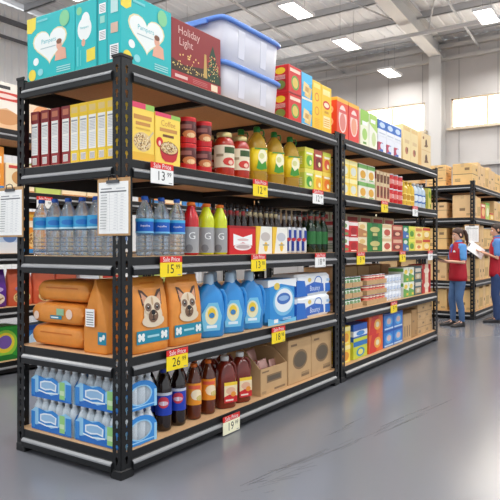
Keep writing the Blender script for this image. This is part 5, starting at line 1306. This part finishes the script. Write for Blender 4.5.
def person(name, label, loc, rz, H, skin, hair, ponytail, shirt, vest, jeans, shoe, arms, legs, turn, nod, marks):
    k = H / 1.7
    fem = ponytail
    root = bpy.data.objects.new(name, None); COL.objects.link(root)
    root.location = loc; root.rotation_euler = (0, 0, rz)
    root['label'] = label; root['category'] = 'person'
    sw = .165 if fem else .195
    b = MB()
    torso_rings(b, [(.86, .12, .085, 0), (.95, .13, .09, 0), (1.1, .115, .08, 0), (1.25, .14, .095, 0), (1.36, .15, .09, .005), (1.41, .1, .07, .01), (1.44, .055, .05, .01)], skin)
    b.limb([(0, .012, 1.40), (0, .005, 1.47), (0, -.002, 1.52)], [.056, .05, .05], skin)
    P, R = head_parts(b, (0, -.008, 1.585), skin, turn, nod)
    for s_, (el, wr, aim, palm, th, curl) in zip((1, -1), arms):
        b.limb([(s_ * sw, .005, 1.375), el, wr], [.045, .037, .025], skin)
        hand(b, wr, aim, palm, th, skin, curl)
    for hip, knee, ankle, toe in legs:
        b.limb([hip, knee, ankle], [.075, .05, .036], skin)
        b.limb([ankle, (ankle[0] * .5 + toe[0] * .5, ankle[1] * .5 + toe[1] * .5, .045), toe], [.036, .035, .028], skin)
    me = remeshed(b, .0065)
    def add(n, me_, par=root, lab=None):
        o = bpy.data.objects.new(n, me_); COL.objects.link(o); o.parent = par
        if par is root: o.scale = (k, k, k)
        if lab: o['label'] = lab
        return o
    body = add('body', me)
    # face
    f = MB()
    for s_ in (1, -1):
        f.ell(P(.029 * s_, -.074, .008), .013, .011, .0095, WHITE, 10, 7, R)
        f.ell(P(.029 * s_, -.0815, .008), .0065, .005, .0065, M((50, 36, 28), .3), 8, 6, R)
    add('eyes', f.mesh())
    f = MB()
    for s_ in (1, -1): f.limb([P(.016 * s_, -.086, .029), P(.032 * s_, -.085, .034), P(.046 * s_, -.073, .03)], [.0035, .004, .003], hair, 6)
    add('eyebrows', f.mesh())
    f = MB(); f.ell(P(0, -.0885, -.0565), .021, .006, .0045, M((176, 92, 84), .5), 10, 6, R); f.ell(P(0, -.0875, -.065), .018, .006, .005, M((186, 100, 92), .5), 10, 6, R)
    add('lips', f.mesh())
    # hair: a cap over skull and nape with a hairline
    h = MB(); n, m = 24, 12
    rs = []
    for i in range(m + 1):
        t = i / m
        r = []
        for j in range(n):
            a = 2 * PI * j / n
            front = max(0, -math.sin(a))          # towards the face
            low = (.02 if fem else .03) if front > .2 else -.07
            low = -.075 + (.145 if True else 0) * min(1, max(0, front * 1.5 + .05))
            zt = .125
            z = low + (zt - low) * t
            q = math.sqrt(max(0.0, 1 - ((z - .03) / .1) ** 2)) if z > .03 else 1.0 - .25 * ((.03 - z) / .1) ** 2
            r.append(P(.079 * q * math.cos(a), .014 + .1 * q * math.sin(a), z))
        rs.append(r)
    h.rings(rs, hair)
    if fem:
        h.ell(P(0, .1, .05), .03, .03, .032, hair, rot=R)
        h.limb([P(0, .105, .05), P(0, .15, .02), P(0, .158, -.06), P(0, .14, -.16), P(0, .13, -.22)], [.022, .03, .034, .026, .01], hair)
    add('hair', h.mesh())
    # shirt: torso and short sleeves
    m_ = MB()
    torso_rings(m_, [(.84, .155, .11, 0), (.95, .15, .108, 0), (1.1, .135, .098, 0), (1.25, .16, .115, 0), (1.36, sw, .1, .005), (1.42, sw * .72, .08, .01), (1.455, .068, .062, .01), (1.475, .06, .056, .008)], shirt)
    m_ = remeshed_shirt(m_, arms, sw, shirt)
    add('shirt', m_)
    c = MB()
    c.rings([[(.064 * math.cos(2 * PI * j / 18), .01 + .06 * math.sin(2 * PI * j / 18), z + .012 * math.sin(2 * PI * j / 18)) for j in range(18)] for z in (1.462, 1.5)], shirt, cap=False)
    add('collar', c.mesh())
    # vest
    v = MB()
    torso_rings(v, [(.79, .178, .128, 0), (.86, .18, .13, 0), (.98, .168, .122, 0), (1.1, .155, .114, 0), (1.25, .172, .128, 0), (1.34, .166, .118, .005), (1.40, sw * .78, .098, .01), (1.445, .085, .075, .012), (1.462, .07, .066, .012)], vest)
    vo = add('vest', v.mesh())
    q = MB()
    for kind_, pts, mat in marks:
        q.face([Vector(p) for p in pts], mat)
    add('vest_mark', q.mesh(), vo, 'white printed mark on the red vest')
    # jeans
    j = MB()
    torso_rings(j, [(.76, .145, .105, 0), (.84, .16, .118, 0), (.93, .148, .108, 0), (.96, .143, .104, 0)], jeans)
    for hip, knee, ankle, toe in legs:
        j.limb([(hip[0], hip[1], .84), (hip[0] * .9 + knee[0] * .1, hip[1] * .9 + knee[1] * .1, .76), knee, (knee[0] * .5 + ankle[0] * .5, knee[1] * .5 + ankle[1] * .5 + .012, .3), ankle], [.085, .09 if fem else .095, .064 if fem else .07, .058 if fem else .066, .046 if fem else .06], jeans, 16)
    jm = remeshed(j, .012)
    add('jeans', jm)
    for hip, knee, ankle, toe in legs:
        s2 = MB()
        d = (Vector(toe) - Vector(ankle)); d.z = 0; d.normalize(); sd = Vector((-d.y, d.x, 0))
        heel = Vector((ankle[0], ankle[1], 0)) - d * .045
        rs = []
        for t, hw, top in ((0, .028, .06), (.03, .038, .09), (.09, .04, .1), (.14, .042, .075), (.2, .047, .058), (.25, .04, .045), (.275, .022, .03)):
            c0 = heel + d * t
            rs.append([c0 - sd * hw + Vector((0, 0, .003)), c0 + sd * hw + Vector((0, 0, .003)), c0 + sd * hw + Vector((0, 0, top * .5)), c0 + sd * hw * .6 + Vector((0, 0, top)), c0 - sd * hw * .6 + Vector((0, 0, top)), c0 - sd * hw + Vector((0, 0, top * .5))])
        s2.rings(rs, shoe)
        s2.limb([Vector(ankle) + Vector((0, 0, -.03)), Vector(ankle) + Vector((0, 0, .06))], [.045, .044], shoe)
        add('shoe', s2.mesh())
    return root, k

def remeshed_shirt(mb, arms, sw, mat):
    for s_, a in zip((1, -1), arms):
        s0 = Vector((s_ * (sw - .01), .005, 1.375)); e = Vector(a[0])
        mb.limb([s0, s0.lerp(e, .4), s0.lerp(e, .72)], [.062, .06, .058], mat)
    return remeshed(mb, .009)

def build_people():
    red = M((172, 16, 38), .6, noise=.06, nscale=14); blue = M((88, 150, 212), .65); 
    # woman
    wl = [((.085, 0, .87), (.09, -.03, .47), (.085, .03, .09), (.11, -.13, .03)), ((-.085, 0, .87), (-.085, -.07, .48), (-.08, -.05, .09), (-.11, -.21, .03))]
    wa = [((.215, -.02, 1.11), (.1, -.235, 1.13), (-.35, -.8, .08), (-.3, .2, .9), 1, .35), ((-.215, -.02, 1.11), (-.1, -.235, 1.13), (.35, -.8, .08), (.3, .2, .9), -1, .35)]
    mk = [('m', [(.055, -.1275, 1.285), (.125, -.116, 1.285), (.118, -.12, 1.31), (.09, -.126, 1.325), (.065, -.129, 1.305)], WHITE), ('m', [(-.015, -.131, 1.4 - .12), (.012, -.131, 1.28), (.02, -.1, 1.42), (-.03, -.1, 1.42)], M((60, 90, 190), .5))]
    r, k = person('person', 'worker with a dark ponytail, red vest and blue jeans, looking at a tablet', (8.0, .17, 0), W_ROT, 1.66, M((226, 176, 150), .5), M((66, 40, 28), .45), True, blue, red, M((74, 104, 146), .8, noise=.12, nscale=10), M((52, 48, 48), .5), wa, wl, .0, .32, mk)
    t = MB().cbox(-.11, -.085, 0, .11, .085, .01, M((44, 48, 56), .35), .003)
    sc = MB().box(-.098, -.073, .0102, .098, .073, .0112, M((90, 110, 140), .15))
    T = Matrix.Translation(Vector((8.0, .17, 0))) @ Matrix.Rotation(W_ROT, 4, 'Z') @ Matrix.Translation(Vector((0, -.4 * k, 1.17 * k)))
    o = spawn([('tablet_case', t.mesh()), ('tablet_screen', sc.mesh())], 'tablet_computer', T.translation, 'dark tablet computer held in front of the worker with the ponytail', 'tablet', rot=(-.35 + .0, 0, W_ROT))
    # man
    ml = [((.095, 0, .87), (.1, -.03, .47), (.1, .0, .09), (.13, -.16, .03)), ((-.095, 0, .87), (-.1, -.02, .47), (-.11, .05, .09), (-.15, -.1, .03))]
    ma = [((.25, -.0, 1.11), (.12, -.21, 1.2), (-.5, -.8, .2), (-.2, .3, .9), 1, .3), ((-.26, .03, 1.11), (-.13, -.2, 1.18), (.4, -.8, .2), (.2, .3, .9), -1, .3)]
    def on_back(x0, z0, x1, z1): return [(x0, .134, z0), (x1, .134, z0), (x1, .131, z1), (x0, .131, z1)]
    mk = [('m', on_back(-.07, 1.27, .07, 1.3), WHITE), ('m', on_back(-.06, 1.22, .06, 1.245), WHITE)]
    r, k = person('person', 'worker with short dark hair, red vest and dark jeans, holding a clipboard', (8.93, -.27, 0), M_ROT, 1.76, M((214, 160, 130), .5), M((52, 36, 28), .5), False, M((78, 128, 190), .65), red, M((46, 66, 108), .8, noise=.12, nscale=10), M((44, 40, 42), .5), ma, ml, .15, .22, mk)
    bd = MB().cbox(-.12, -.165, 0, .12, .165, .005, M((232, 230, 226), .5), .002)
    pp = MB().box(-.112, -.155, .0052, .112, .14, .0065, PAPER)
    cl = MB().box(-.04, .14, .005, .04, .16, .013, M((90, 92, 96), .3, .8))
    T = Matrix.Translation(Vector((8.93, -.27, 0))) @ Matrix.Rotation(M_ROT, 4, 'Z') @ Matrix.Translation(Vector((.03, -.34 * k, 1.25 * k)))
    up = Vector((-.5, .72, .62)).normalized(); nz = Vector((-.62, -.62, .5)); nz = (nz - up * nz.dot(up)).normalized(); ex = up.cross(nz)
    hold = Matrix((ex, up, nz)).transposed().to_euler()
    spawn([('board', bd.mesh()), ('paper_sheet', pp.mesh()), ('clip', cl.mesh())], 'held_clipboard', T.translation, 'white clipboard tilted in the hands of the short-haired worker', 'clipboard', rot=hold)
# ------------------------------------------------------------------ go
LAMP_W = 38
UP_W = 3
W_ROT = -2.36
M_ROT = -2.93
build_hall()
build_racks()
kinds(); kinds2()
stock_near(); stock_middle(); stock_far(); stock_behind(); stock_rear()
build_people()

w = bpy.data.worlds.new('daylight'); S.world = w; w.use_nodes = True
bg = w.node_tree.nodes['Background']
bg.inputs[0].default_value = (.92, .96, 1, 1); bg.inputs[1].default_value = .8

cam = bpy.data.cameras.new('camera'); co = bpy.data.objects.new('camera', cam); COL.objects.link(co)
cam.sensor_width = 36; cam.lens = 603 / 500 * 36
cam.shift_y = -.008
cam.clip_start = .05
co.location = (-2.4955, -2.551, 1.36)
co.rotation_euler = (PI / 2, 0, math.atan2(.5528, .8333) - PI / 2)
S.camera = co
S.view_settings.view_transform = 'Standard'
S.view_settings.look = 'None'
S.view_settings.exposure = 0.45
S.view_settings.gamma = 1
S.cycles.max_bounces = 8
S.cycles.transparent_max_bounces = 12
